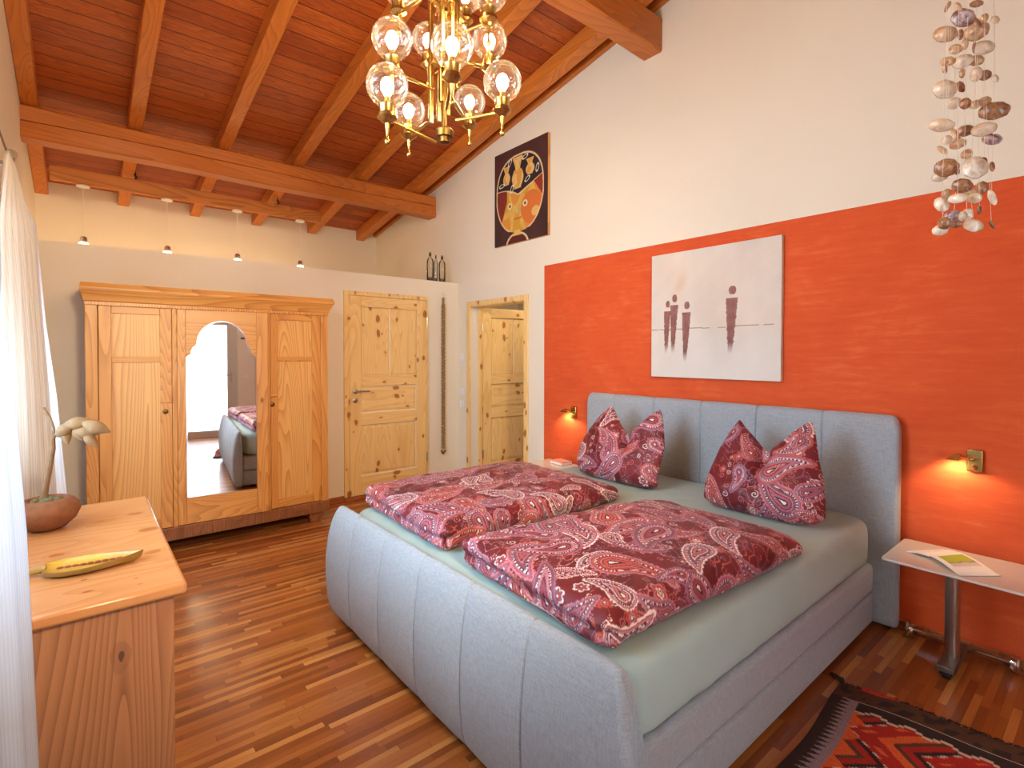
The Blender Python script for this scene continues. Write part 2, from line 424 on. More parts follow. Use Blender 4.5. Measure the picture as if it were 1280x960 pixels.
# rafters
RX = [(-.334, -.232), (.328, .43), (1.0, 1.103), (1.665, 1.772), (2.345, 2.462), (3.028, 3.145)]
RL = ['wooden roof rafter running down beside the left wall', 'second wooden roof rafter counted from the left wall',
      'third wooden roof rafter counted from the left wall', 'fourth wooden rafter from the left wall, running down behind the globe chandelier',
      'fifth wooden roof rafter from the left wall, next to last before the painted wall', 'wooden roof rafter nearest the right wall, above the dark face picture']
for (a, b_), lb in zip(RX, RL):
    m = MB(); m.prism([(YB, roof(YB)), (YA - .002, roof(YA)), (YA - .002, roof(YA) - .135), (YB, roof(YB) - .135)], 0, a, b_)
    tag(obj('roof_rafter', m, 'beam_y', None, ((a + b_) / 2, YA, roof(YA)), False, .006), lb, 'rafter', 'roof rafters')
def rough_beam(name, x0, x1, y0, y1, z0, z1, mat, label, crack=True):
    n = 60; xs = np.linspace(x0, x1, n); prof = []
    zc = z0 + (z1 - z0) * .56
    pts = [(y0, z0 + .012), (y0 + .012, z0), (y1 - .012, z0), (y1, z0 + .012), (y1, z1 - .012), (y1 - .012, z1), (y0 + .012, z1), (y0, z1 - .012)]
    if crack: pts += [(y0, zc + .005), (y0 + .014, zc), (y0, zc - .005)]
    P = np.zeros((n, len(pts), 3))
    for j, (y, z) in enumerate(pts):
        P[:, j, 0] = xs; P[:, j, 1] = y + .004 * np.sin(xs * 5 + j); P[:, j, 2] = z + .004 * np.sin(xs * 3.3 + z * 20) * (0 if z > z1 - .02 else 1)
        if crack and j >= 8: P[:, j, 2] += .012 * np.sin(xs * 2.1) - .01
    o = grid(name, P, mat, None, ((x0 + x1) / 2, (y0 + y1) / 2, z0), False, True, None, True, 30)
    return tag(o, label, 'beam')
rough_beam('purlin_beam', XL, XR, 5.44, 5.61, 3.115, 3.357, 'beam_x', 'long thick cracked wooden beam crossing the room in front of the pendant lights')
rough_beam('ridge_beam', XL, XR, 2.27, 2.435, 3.70, 3.95, 'beam_x', 'thick wooden beam at the top right entering the white wall above the chandelier', False)
pk = thing('lighting_board', (1.03, 6.3, 3.05), 'thin wooden board under the rafters that carries four pendant lights', 'board')
obj('board', MB().box(-.197, 2.25, 6.30, 6.345, 3.035, 3.172), 'plank', pk, bevel=.006)
for x in (.43, 1.75):
    obj('hook', MB().tube([(x, 6.294, 3.25), (x, 6.285, 3.21), (x + .012, 6.28, 3.18), (x, 6.283, 3.165)], .008, 8), 'black', pk)
PLAB = ['leftmost small cable pendant light nearest the left wall, above the wardrobe', 'second cable pendant light from the left, above the wardrobe',
        'third cable pendant light from the left, above the arched mirror', 'rightmost small cable pendant light, above the right wardrobe door']
for x, lb in zip((.036, .695, 1.34, 2.01), PLAB):
    p = thing('pendant_light', (x, 6.28, 2.47), lb, 'pendant light', 'cable pendant lights on the board')
    obj('canopy', MB().lathe([(.05, 0), (.052, .008), (.045, .018), (.01, .02)], (x, 6.32, 3.013), 20), 'white', p)
    obj('cord', MB().tube([(x, 6.32, 3.02), (x, 6.32, 2.54)], .0035, 6), 'white', p)
    l = obj('lamp_body', MB().lathe([(.012, .085), (.026, .075), (.03, .06), (.03, .03), (.026, .028)], (x, 6.32, 2.47), 18), 'chrome', p)
    obj('diffuser', MB().lathe([(.03, .028), (.038, .02), (.038, .002), (.03, 0)], (x, 6.32, 2.47), 18), 'lampglow', l)

# ------------------------------------------------------------------ windows
def make_window(name, q, bars):
    t = thing(name, (XL - .1, (q[0] + q[1]) / 2, q[2]), kind='structure')
    m = MB(); x0, x1 = XL - .14, XL - .07
    ya, yb, za, zb = q
    m.box(x0, x1, ya, yb, za, za + .06).box(x0, x1, ya, yb, zb - .06, zb)
    for y in [ya + .03 + (yb - ya - .06) * k / bars for k in range(bars + 1)]: m.box(x0, x1, y - .03, y + .03, za + .06, zb - .06)
    obj('window_frame', m, 'white', t, bevel=.004)
    obj('pane', MB().box(XL - .108, XL - .102, ya + .03, yb - .03, za + .03, zb - .03), 'pane', t)
    obj('sill', MB().box(XL - .07, XL + .02, ya - .02, yb + .02, za - .03, za), 'white', t, bevel=.004)
make_window('window_1', W1, 3); make_window('window_2', W2, 1)

# ------------------------------------------------------------------ panelled pine doors
def door_leaf(t, wd, ht, handle_side, th=.04, handle=True):
    """local frame: x across, front face at y = 0, z up"""
    st = .115; mz = [0, .19, .70, .82, 1.09, 1.195, ht - .105, ht]
    leaf = obj('door_leaf', MB().box(0, st, 0, th, 0, ht).box(wd - st, wd, 0, th, 0, ht), 'pine_Z', t, local=True, bevel=.004)
    for a, b in ((0, .19), (.70, .82), (1.09, 1.195), (ht - .105, ht)):
        obj('rail', MB().box(st, wd - st, .0, th, a, b), 'pine_X', leaf, local=True, bevel=.004)
    def raised(a, b, z0, z1, mat):
        m = MB(); e = .035
        m.rings([[(a, .022, z0), (b, .022, z0), (b, .022, z1), (a, .022, z1)],
                 [(a + .006, .022, z0 + .006), (b - .006, .022, z0 + .006), (b - .006, .022, z1 - .006), (a + .006, .022, z1 - .006)],
                 [(a + e, .010, z0 + e), (b - e, .010, z0 + e), (b - e, .010, z1 - e), (a + e, .010, z1 - e)]])
        m.box(a, b, .022, .032, z0, z1)
        obj('panel', m, mat, leaf, local=True, angle=5)
    mid = wd / 2
    m = MB()
    for a, b in ((st, mid - .002), (mid + .002, wd - st)):
        m.rings([[(a, .022, 1.195), (b, .022, 1.195), (b, .022, ht - .105), (a, .022, ht - .105)],
                 [(a + .012, .012, 1.21), (b - .012, .012, 1.21), (b - .012, .012, ht - .12), (a + .012, .012, ht - .12)]])
        m.box(a, b, .022, .032, 1.195, ht - .105)
    m.box(mid - .004, mid + .004, .0225, .0315, 1.195, ht - .105)
    obj('panel', m, 'pine_Z', leaf, local=True, angle=5)
    raised(st, wd - st, .82, 1.09, 'pine_X'); raised(st, wd - st, .19, .70, 'pine_Z')
    if handle:
        hx = .055 if handle_side < 0 else wd - .055; s = -handle_side
        hd = MB().lathe([(.026, 0), (.026, .006), (.022, .009), (.009, .010), (.009, .045)], (hx, 0, 1.045), 20, (0, -1, 0))
        hd.tube([(hx, -.045, 1.045), (hx + s * .02, -.05, 1.045), (hx + s * .13, -.05, 1.045)], [.0095, .009, .008], 10)
        obj('door_handle', hd, 'steel', t, local=True)
        obj('keyhole_plate', MB().lathe([(.026, 0), (.026, .006), (.02, .009)], (hx, 0, .955), 20, (0, -1, 0)), 'steel', t, local=True)
    return leaf
# door 1, closed, in the partition wall
d1 = thing('door_1', (2.04, YP - .02, .04), kind='structure')
f = MB().box(-.056, -.004, .0, .02, 0, 1.998).box(-.056, .885, 0, .02, 1.998, 2.04).box(.866, .885, 0, .02, 0, 1.998)
f.box(-.012, -.003, -.004, 0, 0, 1.998)
obj('door_frame', f, 'pine_Z', d1, local=True, bevel=.003)
door_leaf(d1, .862, 1.995, -1, .02)
hg = MB()
for z in (.25, 1.72): hg.lathe([(.008, 0), (.008, .09)], (.868, -.008, z), 10)
obj('hinge', hg, 'steel', d1, local=True)
# door 2, open into the hallway
d2 = thing('door_2', (XR, 4.26, 0), kind='structure')
f = MB()
for x0, x1, e in ((XR - .016, XR, 0), (XR + .15, XR + .166, 0)):
    f.box(x0, x1, DY1 - .005, DY1 + .055, 0, DZ + .05).box(x0, x1, DY0 - .055, DY0 + .005, 0, DZ + .05).box(x0, x1, DY0 + .005, DY1 - .005, DZ - .005, DZ + .05)
obj('door_frame', f, 'pine_Z', d2, bevel=.003)
obj('jamb_lining', MB().box(XR + .105, XR + .15, DY1 - .012, DY1 - .0005, 0, DZ).box(XR, XR + .15, DY0 + .0005, DY0 + .012, 0, DZ).box(XR, XR + .15, DY0, DY1, DZ - .012, DZ - .0005), 'pine_Z', d2, bevel=.002)
d2l = thing('door_3', (XR + .175, DY1 + .005, .02), kind='structure', rotz=math.radians(-3))
door_leaf(d2l, .88, 1.96, 1, .04)
hg = MB()
for z in (.25, 1.68): hg.lathe([(.008, 0), (.008, .1)], (-.006, -.01, z), 10)
obj('hinge', hg, 'steel', d2l, local=True)
# glazed door in the rear wall, seen in the mirror
d4 = thing('door_4', (.98, YB - .05, 0), kind='structure')
g = MB(); g.box(.46, .54, YB - .12, YB - .04, 0, 2.12).box(1.30, 1.46, YB - .12, YB - .04, 0, 2.12).box(.54, 1.30, YB - .12, YB - .04, 0, .12).box(.54, 1.30, YB - .12, YB - .04, 1.95, 2.12)
obj('door_frame', g, flat('white_lacquer', L(206, 198, 184), .4), d4, bevel=.004)
obj('pane', MB().box(.54, 1.30, YB - .085, YB - .075, .12, 1.95), 'frosted_pane', d4)
obj('door_handle', MB().box(1.345, 1.375, YB - .04, YB - .03, .95, 1.13).tube([(1.36, YB - .03, 1.08), (1.36, YB + .02, 1.08), (1.24, YB + .02, 1.08)], .009, 8), 'steel', d4)
struct('trim_2', MB().box(1.74, 1.82, YB, YB + .03, 0, 2.06), 'beam_y')
wh = thing('wall_hanging', (1.56, YB + .01, 1.7), 'small bar hung on two cords, reflected in the arched wardrobe mirror', 'wall hanging')
obj('cord', MB().tube([(1.53, YB + .02, 1.74), (1.55, YB + .012, 2.08)], .004, 6).tube([(1.59, YB + .02, 1.74), (1.57, YB + .012, 2.08)], .004, 6), 'string', wh)
obj('bar', MB().box(1.51, 1.61, YB + .005, YB + .035, 1.71, 1.74), 'clay', wh, bevel=.003)
tag(obj('light_switch', MB().box(1.55, 1.63, YB, YB + .012, 1.02, 1.09), 'white', None, (1.59, YB, 1.05), bevel=.003), 'light switch plate beside the glazed door, seen in the mirror', 'switch')
for z, lb in ((1.416, 'white light switch on the wall left of the open doorway, upper one'), (1.024, 'white socket plate below the light switch left of the open doorway, upper of two'), (.89, 'white socket plate left of the open doorway, lowest of the plates')):
    s = thing('light_switch' if z > 1.2 else 'wall_socket', (XR, 4.88, z), lb, 'switch' if z > 1.2 else 'socket', 'plates left of the doorway')
    obj('cover_plate', MB().box(XR - .01, XR - .0005, 4.842, 4.918, z - .04, z + .04), 'white', s, bevel=.003)
    obj('rocker' if z > 1.2 else 'socket_insert', MB().box(XR - .014, XR - .01, 4.855, 4.905, z - .026, z + .026), 'white', s, bevel=.002)

# ------------------------------------------------------------------ wardrobe
wd = thing('wardrobe', (.84, 4.72, 0), 'large antique pine wardrobe with three doors and an arched mirror, against the back wall', 'wardrobe')
x0, x1, yf, yb = .026, 1.66, 4.5, 4.94
m = MB(); m.box(x0, .094, yf, yb, .18, 1.79).box(1.60, x1, yf, yb, .18, 1.79).box(.094, 1.60, yb - .02, yb, .18, 1.79).box(.094, 1.60, yf + .03, yb - .02, .18, .2).box(.094, 1.60, yf + .03, yb - .02, 1.77, 1.79)
m.box(.518, .548, yf, yf + .05, .18, 1.79).box(1.168, 1.192, yf, yf + .05, .18, 1.79)
obj('carcass', m, 'ward_Z', wd, bevel=.004)
def pdoor(xa, xb, pa, pb, knob):
    d = obj('door', MB().box(xa, pa, yf + .002, yf + .028, .186, 1.785).box(pb, xb, yf + .002, yf + .028, .186, 1.785), 'ward_Z', wd, bevel=.003)
    for a, b in ((.186, .26), (1.395, 1.435), (1.735, 1.785)):
        obj('rail', MB().box(pa, pb, yf + .003, yf + .028, a, b), 'ward_X', d, bevel=.003)
    for a, b in ((.26, 1.395), (1.435, 1.735)):
        obj('panel', MB().box(pa, pb, yf + .014, yf + .024, a, b), 'ward_light', d)
    kx, kz = knob
    obj('keyhole_plate', MB().lathe([(.018, 0), (.018, .004), (.012, .008), (.004, .009)], (kx, yf + .002, kz), 16, (0, -1, 0)), 'dark_brass', d)
    obj('turn_button', MB().ell((kx + .01, yf - .004, kz + .07), .028, .006, .011, 12, 8), 'ward_X', d)
pdoor(.097, .516, .167, .444, (.474, 1.036)); pdoor(1.194, 1.598, 1.25, 1.525, (1.205, 1.043))
md = obj('door', MB().box(.55, .604, yf + .002, yf + .028, .186, 1.785).box(1.082, 1.166, yf + .002, yf + .028, .186, 1.785), 'ward_Z', wd, bevel=.003)
tag(md, 'middle door with an arched mirror')
for a, b in ((.186, .382), (1.43, 1.785)): obj('rail', MB().box(.604, 1.082, yf + .003, yf + .028, a, b), 'ward_X', md, bevel=.003)
obj('backing_board', MB().box(.604, 1.082, yf + .016, yf + .028, .382, 1.43), 'ward_Z', md)
def mirror_outline(sx, dz):
    right = [(.238, .384 + dz), (.238, 1.43 - dz * .3), (.222, 1.445 - dz * .3), (.207, 1.452), (.205, 1.478), (.196, 1.502), (.178, 1.518)]
    arch = [(.170 * math.cos(a), 1.53 + .178 * math.sin(a)) for a in np.linspace(.0, PI / 2, 14)]
    rr = right + arch
    pts = [(.843 + (x - sx if x > sx else 0) * 1.0, z - (sx if z > 1.44 else 0)) for x, z in rr]
    lf = [(2 * .843 - x, z) for x, z in pts[::-1]]
    return pts + lf[1:]
obj('mirror_bevel', MB().prism(mirror_outline(0, 0), 1, yf - .002, yf + .0025), 'mirror_edge', md)
obj('mirror', MB().prism(mirror_outline(.007, .008), 1, yf - .0035, yf - .0021), 'mirror', md)
# the middle door stands very slightly ajar, hinged on its left
pv = Vector((.55, yf + .028, 0)) - wd.location; ro = Matrix.Rotation(math.radians(-3.4), 3, 'Z')
md.rotation_euler = (0, 0, math.radians(-3.4)); md.location = pv - ro @ pv
# cornice with coved profile, mitred over front and both sides
prof = [(0, 1.785), (.004, 1.79), (.004, 1.81), (.012, 1.816), (.016, 1.835), (.03, 1.868), (.044, 1.888), (.046, 1.905), (.04, 1.918), (.034, 1.934), (0, 1.934)]
R = []
for o_, z in prof: R.append([(x0 - o_ * .6, yb, z), (x0 - o_ * .6, yf - o_, z), (x1 + o_, yf - o_, z), (x1 + o_, yb, z)])
cn = obj('cornice', MB().rings(R), 'ward_X', wd, angle=25)
dn = MB()
n = 92
for i in range(n):
    x = x0 + .006 + (x1 - x0 - .02) * i / n; dn.box(x, x + .0105, yf - .016, yf - .003, 1.787, 1.806)
obj('dentil_trim', dn, 'ward_light', cn)
pl_ = MB().box(x0 - .004, x1 + .006, yf - .012, yb, .088, .182)
obj('plinth', pl_, 'dark_reed', wd, bevel=.003)
rd = MB()
for i in range(150):
    x = x0 + (x1 - x0) * i / 150; rd.box(x + .002, x + .0085, yf - .019, yf - .012, .094, .176)
obj('reeding', rd, 'dark_reed', wd)
for fx in (.05, 1.50):
    for fy in (4.51, 4.83):
        f = MB(); f.rings([[(fx + .02, fy + .02, 0), (fx + .10, fy + .02, 0), (fx + .10, fy + .09, 0), (fx + .02, fy + .09, 0)],
                           [(fx, fy, .088), (fx + .13, fy, .088), (fx + .13, fy + .1, .088), (fx, fy + .1, .088)]])
        obj('foot', f, 'dark_reed', wd, bevel=.006)

# ------------------------------------------------------------------ dresser
ds = thing('dresser', (-.05, 2.19, 0), 'low pine chest of drawers by the curtains at the left, pale top and brown side', 'chest of drawers')
obj('carcass', MB().box(-.31, .190, 1.665, 2.715, .05, .806), 'dresser_side', ds, bevel=.004)
obj('top', MB().box(-.322, .219, 1.640, 2.745, .806, .84), 'dresser_top', ds, bevel=.009)
for i in range(3):
    za = .10 + i * .235
    d = obj('drawer', MB().box(.1905, .195, 1.70, 2.68, za, za + .22), 'dresser_side', ds, bevel=.001)
    obj('keyhole_plate', MB().lathe([(.014, 0), (.014, .002), (.005, .003)], (.195, 2.19, za + .15), 14, (1, 0, 0)), 'dark_brass', d)
for y in (1.70, 2.62):
    for x in (-.28, .12): obj('foot', MB().lathe([(.02, 0), (.032, .02), (.034, .04), (.024, .05)], (x + .02, y + .03, 0), 14), 'dresser_side', ds)
# stone-like pot
pc = (-.095, 2.44, .84)
pt = thing('pot', pc, 'squat rough brown clay pot on the chest of drawers', 'pot')
prof = [(.03, .0), (.055, .009), (.082, .036), (.094, .064), (.091, .084), (.078, .102), (.060, .110), (.052, .108), (.047, .099), (.014, .097)]
obj('bowl', MB().lathe(prof, pc, 36), 'clay', pt, angle=0)
ms = MB(); r = random.Random(3)
for i in range(26):
    a = r.uniform(0, 6.28); q = r.uniform(0, .042); ms.ell((pc[0] + q * math.cos(a), pc[1] + q * math.sin(a), pc[2] + .099 + r.uniform(0, .006)), .012, .010, .007, 8, 6)
obj('dry_moss', ms, 'moss', pt)
br = thing('dried_branch', (-.10, 2.45, .94), 'dried branch with a bunch of brown seed pods standing in the clay pot', 'dried branch')
bp = [(-0.103, 2.481, 0.945), (-0.102, 2.481, 0.959), (-0.098, 2.479, 0.979), (-0.087, 2.471, 1.05), (-0.077, 2.464, 1.121), (-0.077, 2.465, 1.156)]
up_ = [(-0.073, 2.461, 1.19), (-0.084, 2.471, 1.231), (-0.102, 2.488, 1.264)]
sd_ = [(-0.063, 2.454, 1.179), (-0.027, 2.429, 1.204), (0.018, 2.397, 1.208)]
obj('stem', MB().tube(bp, [.012, .011, .009, .0085, .008, .007], 9).tube([bp[-1]] + up_, [.006, .004, .004, .005], 8).tube([bp[-1]] + sd_, [.006, .005, .004, .003], 8), 'stem', br)
for (x, y, z), (dx, dz), s in [((-0.042, 2.443, 1.188), (0.35, 0.35), 1.0), ((-0.041, 2.452, 1.163), (0.15, -1), 0.75), ((-0.007, 2.425, 1.209), (1, 0.12), 1.05), ((-0.007, 2.429, 1.172), (0.5, -1), 0.75), ((0.016, 2.416, 1.176), (1, -0.12), 1.0), ((0.042, 2.397, 1.193), (1, -0.5), 1.1), ((0.027, 2.406, 1.147), (0.7, -0.9), 0.8)]:
    ax = Vector((dx, -.25, dz)).normalized(); l = .040 * s
    obj('seed_pod', MB().lathe([(.003, -l), (.011 * s, -l * .8), (.021 * s, -l * .3), (.022 * s, 0), (.016 * s, l * .5), (.005 * s, l * .95), (.001, l * 1.1)], (x, y, z), 14, ax), 'pod', br, angle=0)
# leaf-shaped wooden tray with a row of red inlays
TY = -.085
tr = thing('leaf_tray', (.03, 1.98 + TY, .84), 'shallow olive wooden leaf-shaped tray with a row of red spots, on the chest of drawers', 'tray')
def leafhalf(t): return .066 * (math.sin(PI * min(1, t * .93 + .07) ** .62) ** .85)
N = 40; A = (-.085, 2.02 + TY); B = (.142, 1.985 + TY)
def leafrow(sc, z, zt):
    row_t, row_b = [], []
    for i in range(N + 1):
        t = i / N; cx = A[0] + (B[0] - A[0]) * t; cy = A[1] + (B[1] - A[1]) * t
        hw = leafhalf(t) * sc + .0005; cx = .03 + (cx - .03) * (.5 + .5 * sc)
        row_t.append((cx, cy + hw, z + zt * t ** 3)); row_b.append((cx, cy - hw, z + zt * t ** 3))
    return row_t + row_b[::-1]
obj('rim', MB().rings([leafrow(.6, .8405, .0), leafrow(.92, .848, .005), leafrow(1.0, .862, .009), leafrow(.94, .862, .009), leafrow(.86, .852, .005), leafrow(.5, .849, .002)]), 'tray_rim', tr, angle=40)
obj('hollow', MB().rings([leafrow(.93, .8612, .009), leafrow(.86, .8545, .005), leafrow(.5, .8515, .002), leafrow(.02, .8512, .001)], False), 'tray', tr, angle=0)
obj('handle', MB().tube([(-.078, 2.02 + TY, .858), (-.11, 2.025 + TY, .857), (-.15, 2.04 + TY, .855), (-.18, 2.05 + TY, .854)], [.010, .011, .011, .008], 10), 'tray_rim', tr)
for i in range(9):
    t = .16 + .66 * i / 9
    x = A[0] + (B[0] - A[0]) * t; y = A[1] + (B[1] - A[1]) * t + .008
    obj('red_spot', MB().ell((x, y, .8525 + .004 * t ** 3), .0085, .0085, .0022, 12, 6), 'tray_red', tr)

# ------------------------------------------------------------------ curtains and rod
rod = thing('curtain_rod', (-.25, 2.0, 2.405), 'thin metal curtain wire held by a bracket arm high on the left wall', 'curtain rod')
obj('wire', MB().tube([(-.255, .1, 2.405), (-.255, 3.60, 2.405)], .004, 10), 'grey_metal', rod)
for y in (.5, 3.60):
    bk_ = obj('bracket', MB().lathe([(.035, 0), (.035, .008), (.012, .012)], (XL, y, 2.405), 18, (1, 0, 0)).tube([(XL + .01, y, 2.405), (-.262, y, 2.405)], .009, 10), 'steel', rod)
    obj('clamp', MB().box(-.268, -.242, y - .014, y + .014, 2.378, 2.432), 'dark_brass', bk_, bevel=.003)
    obj('end_disc', MB().lathe([(.004, -.004), (.026, -.003), (.026, .003), (.004, .004)], (-.255, y + .004, 2.452), 20, (.3, 1, 0)), 'steel', bk_)

def curtain(name, far, near, mat, label, folds, amp, n=150, m=70, top_u=1.0):
    """far / near: lists of (z, x, y) edge points from top to bottom"""
    zs = np.linspace(0, 1, m)
    def edge(e):
        e = sorted(e); z = [q[0] for q in e]
        zz = np.linspace(e[0][0], e[-1][0], m)
        return zz, np.interp(zz, z, [q[1] for q in e]), np.interp(zz, z, [q[2] for q in e])
    zf, xf, yf_ = edge(far); zn, xn, yn = edge(near)
    u = np.linspace(0, 1, n)[:, None]
    X = xn + (xf - xn) * u; Y = yn + (yf_ - yn) * u; Z = np.broadcast_to(zf, X.shape) * 1.0
    h = (zf - zf.min()) / (zf.max() - zf.min())
    ph = u * folds * 2 * PI + .6 * np.sin(u * 9) + .35 * np.sin(3 * h)
    a = amp * (1 - .35 * h)
    env = np.clip((1 - u) * 12, 0, 1)
    dx = xf - xn; dy = yf_ - yn; ln = np.hypot(dx, dy)
    X = X + np.sin(ph) * a * env * (dy / ln); Y = Y - np.sin(ph) * a * env * (dx / ln)
    P = np.stack([X, Y, Z], -1)
    o = grid(name, P, mat, None, (float(X.mean()), float(Y.mean()), float(Z.min())))
    s = o.modifiers.new('thick', 'SOLIDIFY'); s.thickness = .0015
    return tag(o, label, 'curtain')
curtain('curtain', [(2.39, -.25, 1.42), (1.95, -.165, 1.45), (1.60, -.122, 1.45), (1.39, -.103, 1.45), (1.1, -.087, 1.45), (.61, -.073, 1.45), (.02, -.065, 1.45)],
        [(2.39, -.25, .95), (1.4, -.25, .62), (.02, -.24, .55)], 'curtain_near', 'white finely striped curtain nearest the camera at the left edge, beside the chest of drawers', 7, .012)
curtain('curtain', [(2.392, -.245, 3.58), (2.25, -.215, 3.54), (2.03, -.163, 3.5), (1.33, -.123, 3.5), (.76, -.097, 3.5), (.02, -.09, 3.5)],
        [(2.392, -.25, 3.32), (2.03, -.245, 2.95), (1.33, -.24, 2.9), (.02, -.24, 2.9)], 'curtain_far', 'cream sheer curtain gathered at the rod end, behind the clay pot', 6, .016)
curtain('curtain', [(2.36, -.255, 3.98), (2.19, -.184, 4.0), (1.63, -.148, 4.0), (1.2, -.104, 4.0), (.64, -.066, 4.0), (.02, -.05, 4.0)],
        [(2.36, -.27, 3.72), (2.19, -.235, 3.66), (1.3, -.2, 3.66), (.02, -.19, 3.66)], 'curtain_white', 'bright white curtain hanging nearest the wardrobe, partly behind the cream sheer', 4, .012)

# ------------------------------------------------------------------ bed
bed = thing('bed', (2.1, 1.83, 0), 'wide grey upholstered box spring bed with tall headboard and curved footboard', 'bed')
def seam_grooves(y, seams, wdt=.006):
    g = 0
    for s in seams: g = g + np.exp(-((y - s) / wdt) ** 2)
    return g
def padded_board(name, prof, ya, yb, seams, groove, shrink, front_n, label=None, puff=.006):
    """upholstered panel: closed X-Z profile swept along Y; ends rounded in by `shrink`; grooves on the front"""
    prof = np.array(prof, float)
    # resample profile smoothly
    d = np.r_[0, np.cumsum(np.hypot(*(np.roll(prof, -1, 0) - prof).T))]
    tt = np.linspace(0, d[-1], 120, endpoint=False)
    px = np.interp(tt, d, np.r_[prof[:, 0], prof[0, 0]]); pz = np.interp(tt, d, np.r_[prof[:, 1], prof[0, 1]])
    for _ in range(3):
        px = (np.roll(px, 1) + 2 * px + np.roll(px, -1)) / 4; pz = (np.roll(pz, 1) + 2 * pz + np.roll(pz, -1)) / 4
    cx, cz = px.mean(), pz.mean()
    y = list(np.linspace(ya, yb, 160)); 
    for s in seams: y += list(s + np.array([-.012, -.007, -.004, -.002, 0, .002, .004, .007, .012]))
    e = np.array([0, .001, .003, .007, .013, .022]); y += list(ya + e) + list(yb - e)
    y = np.array(sorted(set(np.round(y, 5))))
    edges = np.array([ya] + sorted(seams) + [yb])
    out = np.zeros((len(y), len(px), 3))
    isfront = np.clip((cx - px) / (cx - px.min()), 0, 1) ** .5
    nx = np.where(px < cx, -1.0, 1.0)
    ztop = pz.max()
    for i, yy in enumerate(y):
        k = np.searchsorted(edges, yy, 'right') - 1; k = min(max(k, 0), len(edges) - 2)
        u = (yy - edges[k]) / (edges[k + 1] - edges[k]); pf = puff * (1 - (2 * u - 1) ** 4)
        g = sum(math.exp(-((yy - s) / .004) ** 2) for s in seams) * groove
        em = min(yy - ya, yb - yy); r = .022
        sc = 0 if em >= r else r - math.sqrt(max(0, r * r - (r - em) ** 2))
        X = px - isfront * (pf - g); Z = pz + (pf - g) * .7 * np.clip((pz - ztop + .03) / .03, 0, 1)
        X = cx + np.sign(X - cx) * np.maximum(np.abs(X - cx) - sc, .001)
        Z = cz + np.sign(Z - cz) * np.maximum(np.abs(Z - cz) - sc, .001)
        sh = shrink(Z) if shrink else 0
        yc = (ya + yb) / 2; f = np.clip((abs(yy - yc) / ((yb - ya) / 2) - .75) / .25, 0, 1)
        out[i, :, 0] = X; out[i, :, 2] = Z; out[i, :, 1] = yy + np.sign(yc - yy) * sh * f
    o = grid(name, out, 'bed_fabric', bed, None, False, True, None, True, 50)
    return o
foot_prof = [(1.065, .03), (1.045, .10), (1.035, .22), (1.035, .34), (1.045, .46), (1.06, .55), (1.078, .605), (1.095, .625), (1.115, .622), (1.128, .60), (1.130, .45), (1.130, .03)]
padded_board('footboard', foot_prof, .79, 2.865, [1.2, 1.535, 1.87, 2.205, 2.535], .006, lambda z: .09 * np.clip((z - .30) / .33, 0, 1) ** 2.2 * .8 + .03 * np.clip((.12 - z) / .12, 0, 1), 0)
head_prof = [(3.25, .02), (3.248, .5), (3.248, 1.0), (3.25, 1.11), (3.262, 1.138), (3.285, 1.146), (3.308, 1.138), (3.318, 1.11), (3.318, .5), (3.318, .02)]
padded_board('headboard', head_prof, .772, 2.925, [1.135, 1.51, 1.89, 2.27, 2.64], .007, lambda z: .02 * np.clip((z - 1.05) / .09, 0, 1) ** 2, 0)
obj('box_spring', MB().box(1.135, 3.245, .872, 2.785, .192, .345), 'bed_fabric', bed, bevel=.022)
obj('drawer_base', MB().box(1.135, 3.245, .872, 2.785, .03, .188), 'bed_fabric', bed, bevel=.016)
for x in (1.25, 3.1):
    for y in (.98, 2.68): obj('foot', MB().lathe([(.025, 0), (.03, .032)], (x, y, 0), 14), 'black', bed)

